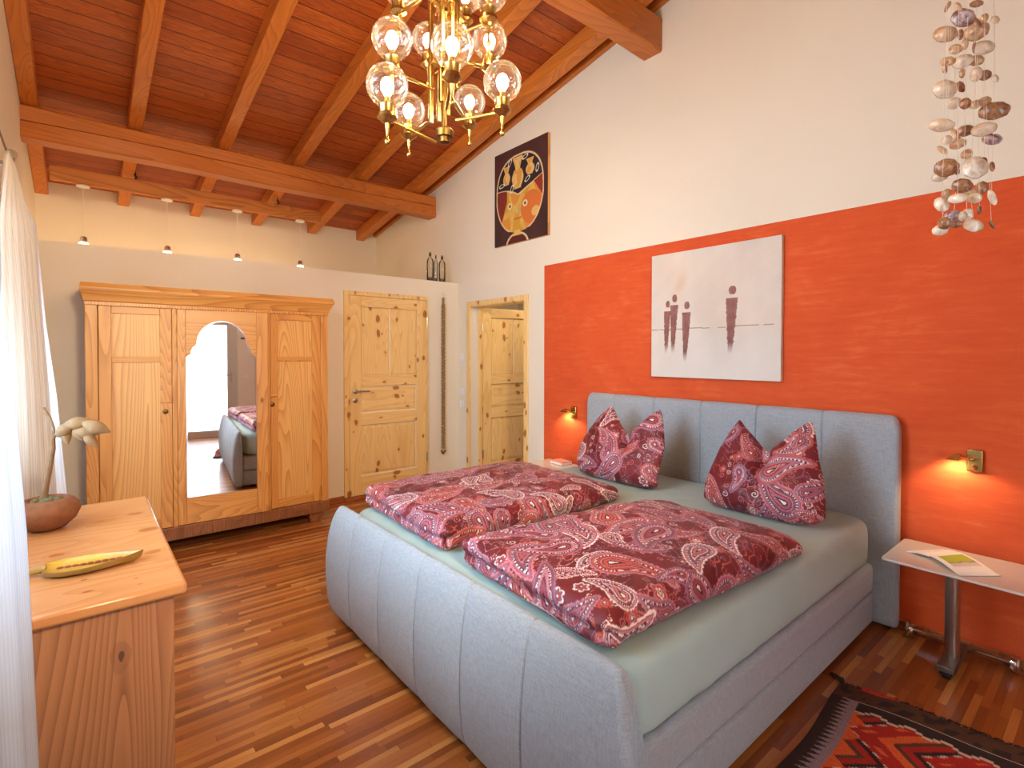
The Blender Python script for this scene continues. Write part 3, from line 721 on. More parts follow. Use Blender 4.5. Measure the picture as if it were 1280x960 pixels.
def slab(name, corners, R, z0, mat, label, cat, res, pattern=None, puff=None, fold=0, seed=0, group=None, rough=0, undul=0, box=1.0):
    """rounded soft slab: corners FL, FR, BR, BL (x, y); thickness 2R; arc-length parameterised"""
    c = [np.array(q, float) for q in corners]
    lx = (np.linalg.norm(c[3] - c[0]) + np.linalg.norm(c[2] - c[1])) / 2; ly = (np.linalg.norm(c[0] - c[1]) + np.linalg.norm(c[3] - c[2])) / 2
    a, b = lx / 2 - R, ly / 2 - R; ext = PI * R
    def axis(h, n):
        e = np.linspace(0, ext, max(10, int(ext / res)))[1:]
        mid = np.linspace(-h, h, n)
        return np.r_[-(h + e[::-1]), mid, h + e]
    s = axis(a, int(2 * a / res)); t = axis(b, int(2 * b / res))
    S, T_ = np.meshgrid(s, t, indexing='ij')
    cs = np.clip(S, -a, a); ct = np.clip(T_, -b, b)
    qs, qt = S - cs, T_ - ct
    # square-ish norm so the corners fill out
    e = np.maximum(np.abs(qs), np.abs(qt)); l2 = np.maximum(np.hypot(qs, qt), 1e-9)
    phi = np.minimum(e, ext) / R
    ds_, dt_ = qs / l2, qt / l2
    out = R * np.abs(np.sin(phi)) ** box; cp_ = np.cos(phi); h = R * (1 + np.sign(cp_) * np.abs(cp_) ** box)
    pf = puff(S / lx, T_ / ly) if puff is not None else 1.0
    if fold:
        fr = np.clip((-S - a + .04) / .06, 0, 1)
        out = out - fold * np.exp(-((phi - PI * .52) / .28) ** 2) * fr * (.7 + .3 * np.sin(T_ * 9))
    if rough:
        wz = wob(S, T_, 30, seed) * rough * (phi < PI * .8)
        out = out + wz * np.clip(phi, 0, 1) * .8; h = h + wz * .5 * (phi < 2)
    ps = cs + ds_ * out; pt_ = ct + dt_ * out
    U = (ps / lx + .5)[..., None]; V = (pt_ / ly + .5)[..., None]
    if undul:
        V = V + undul * np.sin(U * 7 + seed) * np.clip(phi, 0, 1)[..., None] * np.sign(pt_)[..., None]
    # U: front->back, V: right(FR)->left(FL)
    XY = (1 - U) * ((1 - V) * c[1] + V * c[0]) + U * ((1 - V) * c[2] + V * c[3])
    P = np.concatenate([XY, (z0 + h * pf)[..., None]], -1)
    col = pattern(S, T_) if pattern is not None else None
    o = grid(name, P, mat, None, (float(XY[..., 0].mean()), float(XY[..., 1].mean()), z0), False, False, col)
    return tag(o, label, cat, group)

slab('mattress', [(1.14, 2.785), (1.14, .868), (3.225, .868), (3.225, 2.785)], .125, .347, 'sheet', 'mattress in a pale grey-green fitted sheet on the grey bed', 'mattress', .012, None, None, 0, 2, None, .0025, 0, .42)

# ---- paisley pattern painted per vertex
PC = dict(bg=LA(118, 24, 30), bg2=LA(102, 19, 26), pink=LA(202, 124, 132), lil=LA(164, 102, 124), red=LA(184, 58, 52), sal=LA(198, 92, 78), wht=LA(244, 222, 214), dark=LA(62, 14, 26), mau=LA(140, 72, 92))
def paisley(S, T_, seed, dens=1.0):
    r = np.random.default_rng(seed)
    shp = S.shape; x = S.ravel(); y = T_.ravel()
    n1 = wob(x, y, 18, seed + 5)
    col = np.where((n1 > .3)[:, None], PC['bg2'], PC['bg'])
    x0, x1, y0, y1 = x.min(), x.max(), y.min(), y.max()
    area = (x1 - x0) * (y1 - y0)
    # scrolling vines: thin contour lines of a smooth field
    for k, (f, c, w_) in enumerate(((34, 'mau', .07), (52, 'sal', .06), (44, 'pink', .045))):
        v = wob(x, y, f, seed + 20 + k); gate = wob(x, y, 12, seed + 40 + k) > .05
        col[(np.abs(v - .1) < w_) & gate] = PC[c]
    def place(n, sep, tries=4000):
        pts = []
        for _ in range(tries):
            if len(pts) >= n: break
            p = r.uniform((x0, y0), (x1, y1))
            if all(np.hypot(*(p - q)) > sep for q in pts): pts.append(p)
        return pts
    # small curls
    for p in place(int(area * 260 * dens), .035):
        R0 = r.uniform(.010, .020); m = np.hypot(x - p[0], y - p[1]) < R0 * 1.3
        if not m.any(): continue
        dx, dy = x[m] - p[0], y[m] - p[1]; rr = np.hypot(dx, dy); th = np.arctan2(dy, dx) * r.choice([-1, 1]) + r.uniform(0, 6.28)
        ph = (rr / R0 * 1.5 - th / (2 * PI)) % 1.0
        c = PC[['pink', 'lil', 'sal', 'wht'][r.integers(4)]]
        idx = np.nonzero(m)[0][(np.abs(ph - .5) < .14) & (rr > R0 * .15) & (rr < R0)]
        col[idx] = c
    # flowers
    for p in place(int(area * 60 * dens), .075):
        R0 = r.uniform(.022, .040); m = np.hypot(x - p[0], y - p[1]) < R0 * 1.25
        if not m.any(): continue
        dx, dy = x[m] - p[0], y[m] - p[1]; rr = np.hypot(dx, dy); th = np.arctan2(dy, dx) + r.uniform(0, 6.28); k = r.integers(5, 9)
        lim = R0 * (.62 + .38 * np.abs(np.cos(th * k / 2))); q = rr / lim
        ids = np.nonzero(m)[0]; sch = [('pink', 'red', 'wht'), ('sal', 'red', 'pink'), ('wht', 'mau', 'red'), ('lil', 'dark', 'sal')][r.integers(4)]
        col[ids[(q < 1)]] = PC[sch[0]]; col[ids[q < .78]] = PC[sch[1]]; col[ids[(q < .5)]] = PC[sch[2]]; col[ids[q < .3]] = PC['dark']; col[ids[q < .16]] = PC['wht']
    # large boteh drops
    tt = np.linspace(0, 1, 26)
    for p in place(int(area * 42 * dens), .108):
        s = r.uniform(.10, .215); an = r.uniform(0, 6.28); fl = r.choice([-1, 1])
        m = np.hypot(x - p[0], y - p[1]) < s * .95
        if not m.any(): continue
        dx, dy = x[m] - p[0], y[m] - p[1]
        u = (dx * math.cos(an) + dy * math.sin(an)) / s + .35; v = fl * (-dx * math.sin(an) + dy * math.cos(an)) / s
        cxx = .95 * tt; cyy = .42 * tt ** 2.4; rr = .30 * (1 - tt) ** .72
        d = np.full(u.shape, -9.0); ta = np.zeros(u.shape)
        for a_, b_, q, t1 in zip(cxx, cyy, rr, tt):
            e = q - np.hypot(u - a_, v - b_); up = e > d; d = np.where(up, e, d); ta = np.where(up, t1, ta)
        th = np.arctan2(v, u) ; dn_ = d / .30
        ids = np.nonzero(m)[0]
        arc = th * 3.2 * s + ta * s * 8
        A1, A2, A3 = [('pink', 'lil', 'sal'), ('lil', 'mau', 'pink'), ('sal', 'red', 'pink'), ('pink', 'mau', 'wht'), ('mau', 'pink', 'lil')][r.integers(5)]
        scal = np.abs(np.sin((th + ta * 2) * 11))
        col[ids[(dn_ > -.20 - .1 * scal) & (dn_ <= -.04)]] = PC['mau' if r.random() < .6 else 'red']
        col[ids[(dn_ > -.16 - .12 * scal) & (dn_ <= -.10)]] = PC[A3]
        col[ids[(dn_ > -.04)]] = PC[A1]
        col[ids[(dn_ > .10)]] = PC['dark']
        col[ids[(dn_ > .10) & (dn_ < .22) & (np.sin((th + ta * 2) * 26) > .2)]] = PC['wht']
        col[ids[(dn_ > .24)]] = PC[A2]
        col[ids[(dn_ > .42)]] = PC[A3]
        col[ids[(dn_ > .50)]] = PC['bg']
        col[ids[(dn_ > .58)]] = PC[A1]
        col[ids[(dn_ > .58) & (np.sin((th + ta * 2) * 18) > .3)]] = PC['red']
        col[ids[(dn_ > .78)]] = PC['dark']; col[ids[(dn_ > .88)]] = PC['wht']
    nz = r.normal(0, .045, (len(x), 1))
    col = np.clip(col * (1 + nz), 0, 1)
    return col.reshape(shp + (3,))

def puffR(u, v): return 1.0 + .22 * np.clip(np.cos(np.clip(u, -.5, .5) * PI), 0, 1) * np.clip(np.cos(np.clip(v, -.5, .5) * PI), 0, 1) + .05 * np.sin(u * 9 + 1) * np.sin(v * 7) - .42 * np.clip((u - .18) / .32, 0, 1) ** 2
slab('duvet', [(1.165, 1.76), (1.12, .925), (2.36, .878), (2.44, 1.60)], .062, .601, 'paisley', 'folded burgundy paisley duvet nearer the camera, on the side by the open book', 'duvet', .0036,
     lambda s, t: paisley(s, t, 3), puffR, .026, 3, None, .007, .012)
slab('duvet', [(1.215, 2.79), (1.165, 1.86), (2.44, 1.905), (2.50, 2.78)], .062, .601, 'paisley', 'folded burgundy paisley duvet on the far half of the bed, towards the doors', 'duvet', .0036,
     lambda s, t: paisley(s, t, 8), puffR, .026, 9, None, .007, .014)

def pillow(outline, lean, label, seed, notch, K=110, NA=420):
    pts = np.array(outline); n = np.array([-1, 0, lean]); n = n / np.linalg.norm(n)
    up = np.array([lean, 0, 1.0]); up /= np.linalg.norm(up); rt = np.array([0, -1.0, 0])
    O = np.array([2.74, 0, .6])
    q = np.stack([(pts - O) @ rt, (pts - O) @ up], -1)
    # close, resample with slight rounding
    d = np.r_[0, np.cumsum(np.hypot(*(np.roll(q, -1, 0) - q).T))]; tt = np.linspace(0, d[-1], NA, endpoint=False)
    qx = np.interp(tt, d, np.r_[q[:, 0], q[0, 0]]); qy = np.interp(tt, d, np.r_[q[:, 1], q[0, 1]])
    for _ in range(5): qx = (np.roll(qx, 1) + 2 * qx + np.roll(qx, -1)) / 4; qy = (np.roll(qy, 1) + 2 * qy + np.roll(qy, -1)) / 4
    c0 = np.array([qx.mean(), q[:, 1].min() + .19])
    nq = q[notch]
    def side(thick, K_, sgn, sd):
        k = np.linspace(0, 1, K_)[:, None] ** .85
        A_ = c0[0] + (qx - c0[0]) * k; B_ = c0[1] + (qy - c0[1]) * k
        # outline distance based thickness
        dist = np.hypot(qx - c0[0], qy - c0[1])[None] * (1 - k)
        h = thick * (1 - k ** 2.6) ** .62
        low = np.clip((q[:, 1].min() + .30 - B_) / .30, 0, 1)
        h = h * (.78 + .45 * low)
        # crease running down from the notch
        tseg = np.clip((nq[1] - B_) / (nq[1] - c0[1] + .02), -1, 1.2)
        cr = np.exp(-((A_ - nq[0]) / .028) ** 2) * np.clip(1 - np.abs(tseg) * .85, 0, 1)
        h = h - thick * 1.1 * cr
        h = h + wob(A_, B_, 24, sd) * .010 * (1 - k ** 4) + np.sin((B_ - c0[1]) * 38 + A_ * 14) * .006 * np.exp(-((A_ - nq[0]) / .12) ** 2) * (1 - k ** 4)
        P = O + A_[..., None] * rt + B_[..., None] * up + (sgn * np.maximum(h, .0005))[..., None] * n
        P[..., 2] = np.maximum(P[..., 2], .601)
        return P, A_, B_
    Pf, A_, B_ = side(.105, K, 1, seed); Pb, A2, B2 = side(.075, 60, -1, seed + 1)
    P = np.concatenate([Pf, Pb[::-1][1:]]); cc = np.concatenate([paisley(A_, B_, seed, .9), paisley(A2, B2, seed + 1, .9)[::-1][1:]])
    o = grid('pillow', P, 'paisley', None, (float(P[..., 0].mean()), float(P[..., 1].mean()), .6), False, True, cc)
    return tag(o, label, 'pillow')
PL = [[2.945, 2.405, 1.087], [2.923, 2.351, 1.036], [2.892, 2.276, 0.961], [2.859, 2.169, 0.883], [2.89, 2.12, 0.956], [2.923, 2.055, 1.035], [2.947, 1.997, 1.092], [2.926, 1.965, 1.044], [2.89, 1.934, 0.957], [2.854, 1.903, 0.872], [2.82, 1.903, 0.789], [2.785, 1.908, 0.707], [2.753, 1.886, 0.631], [2.743, 1.962, 0.607], [2.736, 2.1, 0.605], [2.734, 2.264, 0.605], [2.737, 2.425, 0.606], [2.748, 2.532, 0.618], [2.777, 2.583, 0.687], [2.821, 2.593, 0.792], [2.868, 2.549, 0.904], [2.911, 2.488, 1.007]]
PR = [[2.942, 1.46, 1.082], [2.925, 1.418, 1.041], [2.908, 1.364, 0.999], [2.89, 1.315, 0.958], [2.875, 1.273, 0.922], [2.893, 1.227, 0.965], [2.921, 1.165, 1.031], [2.944, 1.11, 1.086], [2.954, 1.083, 1.109], [2.936, 1.057, 1.067], [2.912, 1.04, 1.01], [2.876, 1.015, 0.923], [2.838, 0.979, 0.834], [2.801, 0.958, 0.745], [2.764, 0.944, 0.658], [2.751, 0.989, 0.626], [2.742, 1.089, 0.606], [2.74, 1.227, 0.605], [2.74, 1.377, 0.605], [2.742, 1.508, 0.606], [2.754, 1.574, 0.633], [2.788, 1.584, 0.714], [2.826, 1.567, 0.805], [2.87, 1.542, 0.91], [2.91, 1.505, 1.005]]
pillow(PL, .42, 'burgundy paisley pillow with two pointed ears, on the far half of the bed', 31, 3)
pillow(PR, .42, 'burgundy paisley pillow with two pointed ears, on the half nearer the open book', 47, 4)

# ------------------------------------------------------------------ nightstands, books, wall lamps
def nightstand(y0, y1, yc, label):
    xa, xb = 2.89, 3.29; xc = 3.095
    t = thing('nightstand', (xc, yc, 0), label, 'nightstand', 'bedside tables')
    m = MB(); pts = []
    for cx_, cy_, a0 in ((xb - .02, y1 - .02, 0), (xa + .02, y1 - .02, 90), (xa + .02, y0 + .02, 180), (xb - .02, y0 + .02, 270)):
        for k in range(6):
            a = math.radians(a0 + 18 * k); pts.append((cx_ + .02 * math.cos(a), cy_ + .02 * math.sin(a)))
    m.prism(pts, 2, .492, .503)
    obj('tabletop', m, 'frost', t, bevel=.002)
    obj('column', MB().lathe([(.028, .055), (.028, .485), (.055, .486), (.055, .492)], (xc, yc, 0), 24), 'steel', t)
    obj('base_foot', MB().box(2.955, 3.27, yc - .034, yc + .034, .036, .062), 'grey_metal', t, bevel=.004)
    obj('caster', MB().lathe([(.017, -.015), (.018, 0), (.017, .015)], (2.985, yc, .018), 14, (0, 1, 0)).box(2.97, 3.0, yc - .022, yc + .022, .018, .04), 'black', t)
    obj('axle', MB().tube([(3.275, yc - .2, .046), (3.275, yc + .2, .046)], .010, 10), 'chrome', t)
    for s in (-1, 1):
        obj('wheel', MB().lathe([(.03, 0), (.04, .004), (.042, .012), (.036, .015), (.036, .02), (.042, .023), (.04, .034), (.024, .038)], (3.275, yc + s * .195 - .019, .043), 24, (0, 1, 0)), 'chrome', t)
nightstand(.235, .752, .522, 'bedside table with frosted top and steel column, an open book on it')
nightstand(2.96, 3.41, 3.19, 'bedside table mostly hidden behind the far duvet, near the open doorway')
bk = thing('open_book', (3.06, .52, .503), 'open book with a green picture lying on the right bedside table', 'book')
def page(c00, c10, c11, c01, bulge, colf, name, mat):
    U, V = np.meshgrid(np.linspace(0, 1, 40), np.linspace(0, 1, 40), indexing='ij')
    c = [np.array(q) for q in (c00, c10, c11, c01)]
    XY = ((1 - U) * (1 - V))[..., None] * c[0] + (U * (1 - V))[..., None] * c[1] + (U * V)[..., None] * c[2] + ((1 - U) * V)[..., None] * c[3]
    Z = .5055 + bulge * np.sin(np.clip(U * 1.15, 0, 1) * PI * .5 + PI * .5) * .9 + bulge * .35 * np.sin(U * PI)
    P = np.concatenate([XY, Z[..., None]], -1)
    o = grid(name, P, mat, bk, None, False, False, colf(U, V)); s = o.modifiers.new('t', 'SOLIDIFY'); s.thickness = .004; s.offset = -.6 
def whitepage(U, V):
    c = np.ones(U.shape + (3,)) * LA(246, 240, 226)
    c[(U > .15) & (U < .85) & (V > .12) & (V < .86) & ((V * 22) % 1 < .35) & (U > .4)] = LA(206, 200, 188)
    return c
def greenpage(U, V):
    c = np.ones(U.shape + (3,)) * LA(248, 243, 230)
    m = (U > .12) & (U < .66) & (V > .1) & (V < .85)
    k = wob(U * 3, V * 3, 3, 2)
    c[m] = LA(168, 184, 40); c[m & (U > .46 + .06 * k)] = LA(150, 140, 104); c[m & (U > .52 + .05 * k)] = LA(206, 200, 186)
    return c
# spine runs from (3.19,.562) to (2.93,.53)
page((3.205, .520), (3.236, .585), (3.067, .695), (3.045, .603), .010, whitepage, 'left_page', 'print')
page((3.202, .516), (3.035, .354), (2.905, .470), (3.042, .599), .014, greenpage, 'right_page', 'print')
lb = thing('book', (3.24, 3.2, .503), 'small pink book lying on the bedside table near the doorway', 'book')
def qbox(c, z0, z1): return MB().prism(c, 2, z0, z1)
qc = [(3.14, 3.11), (3.16, 3.27), (3.28, 3.255), (3.26, 3.095)]
def inset(c, k):
    mx = sum(p[0] for p in c) / 4; my = sum(p[1] for p in c) / 4
    return [(mx + (p[0] - mx) * k, my + (p[1] - my) * k) for p in c]
obj('pages', qbox(inset(qc, .96), .5065, .5265), 'paper', lb)
obj('cover', qbox(qc, .503, .5062).prism(qc, 2, .5267, .53), 'bookpink', lb)

def wall_lamp(y, z, s, label, yaw):
    t = thing('wall_lamp', (XR, y, z), label, 'wall lamp', 'brass reading lamps beside the bed')
    obj('wall_plate', MB().box(XR - .022, XR - .001, y - .03, y + .03, z - .052, z + .055), 'brass', t, bevel=.004)
    obj('switch_knob', MB().lathe([(.012, 0), (.012, .012), (.006, .02)], (XR - .022, y, z - .03), 14, (-1, 0, 0)), 'brass', t)
    j = (XR - .06, y + s * .005, z + .012)
    obj('arm', MB().tube([(XR - .02, y, z + .01), j], .006, 10).ell(j, .011, .011, .011, 12, 8).tube([j, (XR - .065, y + s * .05, z + .02)], .005, 10), 'brass', t)
    k = Vector((XR - .067, y + s * .055, z + .018))
    sh = MB()
    hx, hy = .028, .045
    top = [(-.006, -.03), (.006, -.03), (.006, .03), (-.006, .03)]
    def ring(w_, l_, dz, dy): return [(k.x + a * w_, k.y + s * dy + b * l_, k.z + dz) for a, b in ((-1, -1), (1, -1), (1, 1), (-1, 1))]
    sh.rings([ring(.010, .012, .014, .0), ring(.028, .026, -.016, .018), ring(.026, .024, -.0155, .018), ring(.008, .010, .011, .0)], True)
    obj('lamp_shade', sh, 'brass', t, angle=20)
    l = obj('bulb', MB().ell((k.x, k.y + s * .010, k.z - .003), .007, .009, .006, 10, 8), 'lampglow', t)
    return (k.x, k.y + s * .012, k.z - .028)
lr = wall_lamp(.485, .945, 1, 'small brass swivel reading lamp on the orange wall above the open book', 0)
ll = wall_lamp(3.135, .945, 1, 'small brass swing-arm reading lamp on the orange wall left of the headboard', 0)

# ------------------------------------------------------------------ pictures
def picture(name, ya, yb, za, zb, th, paint, res, label, edge):
    """hangs on the right wall; u runs left to right as seen, v upwards"""
    t = thing(name, (XR, (ya + yb) / 2, za), label, 'picture')
    obj('stretcher', MB().box(XR - th, XR - .0003, yb, ya, za, zb), edge, t, bevel=.002)
    n, m = int((ya - yb) / res), int((zb - za) / res)
    U, V = np.meshgrid(np.linspace(0, 1, n), np.linspace(0, 1, m), indexing='ij')
    P = np.stack([np.full(U.shape, XR - th - .0012), ya + (yb - ya) * U, za + (zb - za) * V], -1)
    grid('canvas', P, 'canvas_paint', t, None, False, False, paint(U, V))
    return t
def figures(U, V):
    n = wob(U, V * .6, 9, 4); n2 = wob(U, V, 26, 6)
    c = LA(228, 216, 202) * (1 + .05 * n[..., None]) * (1 + .02 * n2[..., None])
    w = np.clip(wob(U, V, 7, 12) * .5 + (U - .3) * .8 + (V - .3) * .4, 0, 1)[..., None] * .22
    c = c * (1 - w) + LA(236, 196, 158) * w
    b = np.clip(1 - V * 3, 0, 1)[..., None] * .45; c = c * (1 - b) + LA(236, 226, 216) * b
    s = np.exp(-((U - .27 - (V - .8) * .25) / .045) ** 2 - ((V - .74) / .085) ** 2)[..., None] * .45; c = c * (1 - s) + LA(226, 172, 122) * s
    line = (np.abs(V - .385 - .01 * U - .004 * n) < .004) & (n2 > -.55); c[line] = LA(188, 150, 126)
    def fig(cx, top, bot, w_, seed, hd):
        nonlocal c
        k = np.clip((V - bot) / (top - bot), 0, 1)
        jag = .002 * wob(U * 3, V * 3, 40, seed)
        ce = cx - (1 - k) * .012
        hw = w_ * (.28 + .72 * k ** .8) + jag
        m = (np.abs(U - ce) < hw) & (V < top) & (V > bot)
        tex = wob(U * 2, V, 60, seed + 3)
        cc = LA(150, 98, 88) * (1 + .16 * tex[..., None]); cc = cc * (.85 + .25 * k[..., None])
        fade = np.clip((V - bot) / .08, 0, 1)[..., None]
        c = np.where(m[..., None], cc * fade + c * (1 - fade), c)
        c = np.where((np.hypot((U - cx - .004) / (w_ * .62), (V - top - .055) / hd) < 1)[..., None] & (np.abs(V - top - .055) < hd * .9)[..., None], cc, c)
    fig(.145, .535, .19, .030, 1, .030); fig(.205, .578, .19, .034, 2, .034); fig(.31, .515, .125, .036, 3, .033); fig(.665, .60, .19, .044, 4, .034)
    return np.clip(c, 0, 1)
picture('figure_painting', 2.322, 1.385, 1.292, 2.190, .032, figures, .0034, 'large pale square canvas with four slender brown figures above the bed', 'canvas_edge')
def face(U, V):
    n = wob(U, V, 14, 3); n2 = wob(U, V, 40, 8)
    c = np.ones(U.shape + (3,)) * LA(66, 34, 32); c = c * (1 + .15 * n[..., None])
    up = V > .62; c[up] = c[up] * .9 + LA(96, 42, 30) * .25
    X = (U - .485); Y = (V - .51)
    ex = .44 - .07 * np.clip(.45 - V, 0, 1) * 2; ey = .40
    e = (np.abs(X) / ex) ** 2.5 + (np.abs(Y) / ey) ** 2.5
    ins = e < 1; rim = (e >= .94) & (e < 1.05)
    yel = LA(224, 178, 84) * (1 + .16 * n[..., None] + .08 * n2[..., None])
    c = np.where(ins[..., None], yel, c)
    c = np.where((ins & (n > .35))[..., None], LA(226, 150, 60), c); c = np.where((ins & (n < -.45))[..., None], LA(214, 160, 50), c)
    # orange cheek side
    ok = ins & (np.hypot((U - .72) / .20, (V - .33) / .17) < 1); c[ok] = LA(222, 120, 50)
    c[ins & (np.hypot((U - .79) / .075, (V - .275) / .05) < 1)] = LA(234, 184, 104)
    # dark crown above a valley line
    val = np.where(U < .47, .585 - .088 * np.clip((U - .06) / .41, 0, 1) ** 2.2, .497 + (U - .47) * .29)
    cap = ins & (V > val); c[cap] = LA(48, 26, 26); c[ins & (np.abs(V - val) < .008)] = LA(236, 208, 160)
    # red side locks
    lk = ins & (V < val) & (U < .25 - .5 * np.clip(.45 - V, 0, 1)) & (V > .22); c[lk] = LA(132, 44, 28)
    rk = ins & (V < val) & (U > .74 + .9 * np.clip(.60 - V, 0, 1)) & (V > .36); c[rk] = LA(150, 48, 28)
    # three vases
    def vase(cx, cy, h, w_):
        k = (V - cy) / h
        prof = np.where(k > .62, .32 + .5 * np.clip((k - .62) / .38, 0, 1) ** 1.5, .42 + .58 * np.sin(np.clip(k / .62, 0, 1) * PI * .9 + .15))
        m = (k > 0) & (k < 1) & (np.abs(U - cx) < w_ * prof); o = (k > -.06) & (k < 1.05) & (np.abs(U - cx) < w_ * prof + .014)
        c[o & ~m] = LA(236, 190, 120); c[m] = LA(226, 164, 70); c[m & (n2 > .2)] = LA(236, 196, 120)
    vase(.245, .645, .175, .055); vase(.46, .58, .295, .095); vase(.69, .67, .15, .065)
    for a, b, th in ((.31, .86, 1.0), (.60, .86, .3), (.82, .70, 1.3), (.64, .625, .5), (.35, .575, 1.2), (.15, .645, .2)):
        u = (U - a) * math.cos(th) + (V - b) * 1.25 * math.sin(th); v = -(U - a) * math.sin(th) + (V - b) * 1.25 * math.cos(th)
        q = (u / .058) ** 2 + (v / .027) ** 2; c[(q < 1) & (q > .45)] = LA(238, 232, 216)
    # simple features
    for a, b in ((.31, .40), (.60, .385)):
        q = np.hypot((U - a) / .045, (V - b) / .035); c[q < 1] = LA(240, 222, 160); c[q < .5] = LA(120, 90, 60)
    c[(np.abs(U - .45) < .018) & (V > .31) & (V < .37)] = LA(206, 186, 150); c[(np.abs(V - .25 - .4 * (U - .46) ** 2) < .012) & (np.abs(U - .46) < .07)] = LA(206, 110, 60)
    c[rim & (V > .13)] = LA(236, 206, 160)
    # collar
    q = np.hypot((U - .45) / .20, (V + .02) / .12); c[(q < 1.0) & (V < .12)] = LA(92, 30, 24); c[(q > .93) & (q < 1.08) & (V < .13)] = LA(236, 206, 160)
    nk = (np.abs(U - .45) < .05 + .6 * np.clip(.125 - V, 0, .1)) & (V < .13) & (V > .075); c[nk] = LA(232, 190, 100)
    return np.clip(c, 0, 1)
picture('face_picture', 4.242, 3.452, 2.552, 3.488, .03, face, .004, 'dark framed picture of a patchwork yellow face with vases, high beside the rafters', 'frame_wood')

# ------------------------------------------------------------------ bottles and bead string
for x, w_, h_, lb in ((3.005, .038, .325, 'leftmost of the three dark glass bottles on the partition ledge'), (3.078, .022, .305, 'slim middle one of the three glass bottles on the partition ledge'), (3.16, .038, .305, 'rightmost of the three glass bottles on the partition ledge, nearest the corner')):
    c_ = (x, 5.03, 2.264)
    b = thing('glass_bottle', c_, lb, 'bottle', 'bottles on the partition ledge')
    obj('body', MB().lathe([(w_ * .9, 0), (w_, .006), (w_, h_ * .68), (w_ * .8, h_ * .76), (w_ * .32, h_ * .84), (w_ * .30, h_ * .97), (w_ * .38, h_)], c_, 20), 'bottle', b, angle=0)
    obj('liquid', MB().lathe([(w_ * .8, .004), (w_ * .9, .01), (w_ * .9, h_ * .14)], c_, 20), 'bottle_dark', b)
    obj('neck_band', MB().lathe([(w_ * .34, h_ * .86), (w_ * .36, h_ * .88), (w_ * .36, h_ * .965), (w_ * .34, h_ * .97)], c_, 16), 'bottle_dark', b)
bs = thing('bead_string', (3.117, 4.94, .35), 'long strand of brown beads hanging on the wall between the two doors', 'wall hanging')
obj('hook', MB().lathe([(.012, 0), (.012, .008), (.004, .02)], (3.117, YP, 2.13), 12, (0, -1, 0)).tube([(3.117, YP - .015, 2.13), (3.117, YP - .016, 2.08)], .002, 6), 'white', bs)
bd = MB(); rr = random.Random(5)
for k in range(96):
    z = 2.075 - k * .0176
    for j in range(3):
        a = j * 2.1 + k * .9
        rad = .016 if k > 3 else .006
        bd.ell((3.117 + rad * math.cos(a), 4.937 + rad * .6 * math.sin(a), z + rr.uniform(-.003, .003)), .0115, .0105, .0095, 8, 6)
obj('beads', bd, 'bead', bs)
ts = MB()
for k in range(7):
    a = k * .9; ts.ell((3.117 + .022 * math.cos(a), 4.935 + .012 * math.sin(a), .372 - .012 * (k % 3)), .011, .010, .012, 8, 6)
obj('end_cluster', ts, 'clay', bs)

# ------------------------------------------------------------------ chandelier
cx, cy = 1.15, 1.81
ch = thing('chandelier', (cx, cy, 2.33), 'brass chandelier with many clear glowing glass globes hanging in the middle of the ceiling', 'chandelier')
st = MB()
bars = [(-.052, .02, 2.39), (-.03, -.03, 2.60), (0, .045, 2.42), (.006, -.045, 2.52), (.035, .03, 2.45), (.052, -.015, 2.55), (-.015, .0, 2.48)]
for dx, dy, z0 in bars: st.box(cx + dx - .008, cx + dx + .008, cy + dy - .008, cy + dy + .008, z0, 3.25)
obj('stem_bar', st, 'brass', ch, bevel=.002)
cl = MB()
for z in (2.62, 2.86, 3.08, 3.24): cl.box(cx - .062, cx + .062, cy - .012, cy + .012, z, z + .012).box(cx - .012, cx + .012, cy - .058, cy + .058, z, z + .012)
obj('clamp', cl, 'brass', ch, bevel=.002)
obj('centre_rod', MB().tube([(cx, cy, 2.37), (cx + .002, cy, 2.7)], .011, 12), 'dark_brass', ch)
obj('end_cap', MB().lathe([(.012, -.03), (.022, -.025), (.022, -.005), (.034, -.003), (.036, .022), (.03, .03), (.012, .034)], (cx, cy, 2.345), 24), 'dark_brass', ch)
obj('suspension_rod', MB().tube([(cx, cy, 3.2), (cx, cy, roof(cy))], .007, 10), 'brass', ch)
obj('ceiling_rose', MB().lathe([(.02, -.07), (.05, -.05), (.065, -.01), (.065, .012)], (cx, cy, roof(cy) - .014), 24), 'brass', ch)
GL = [[0.91, 1.796, 2.639], [0.86, 1.736, 2.426], [1.165, 2.137, 2.572], [1.267, 2.137, 2.93], [1.021, 1.558, 2.55], [1.353, 1.775, 2.793], [1.277, 1.593, 2.523], [1.45, 2.06, 2.672], [1.22, 1.607, 2.857], [1.10, 2.11, 3.089], [.93, 1.64, 3.05], [1.37, 1.98, 3.10]]
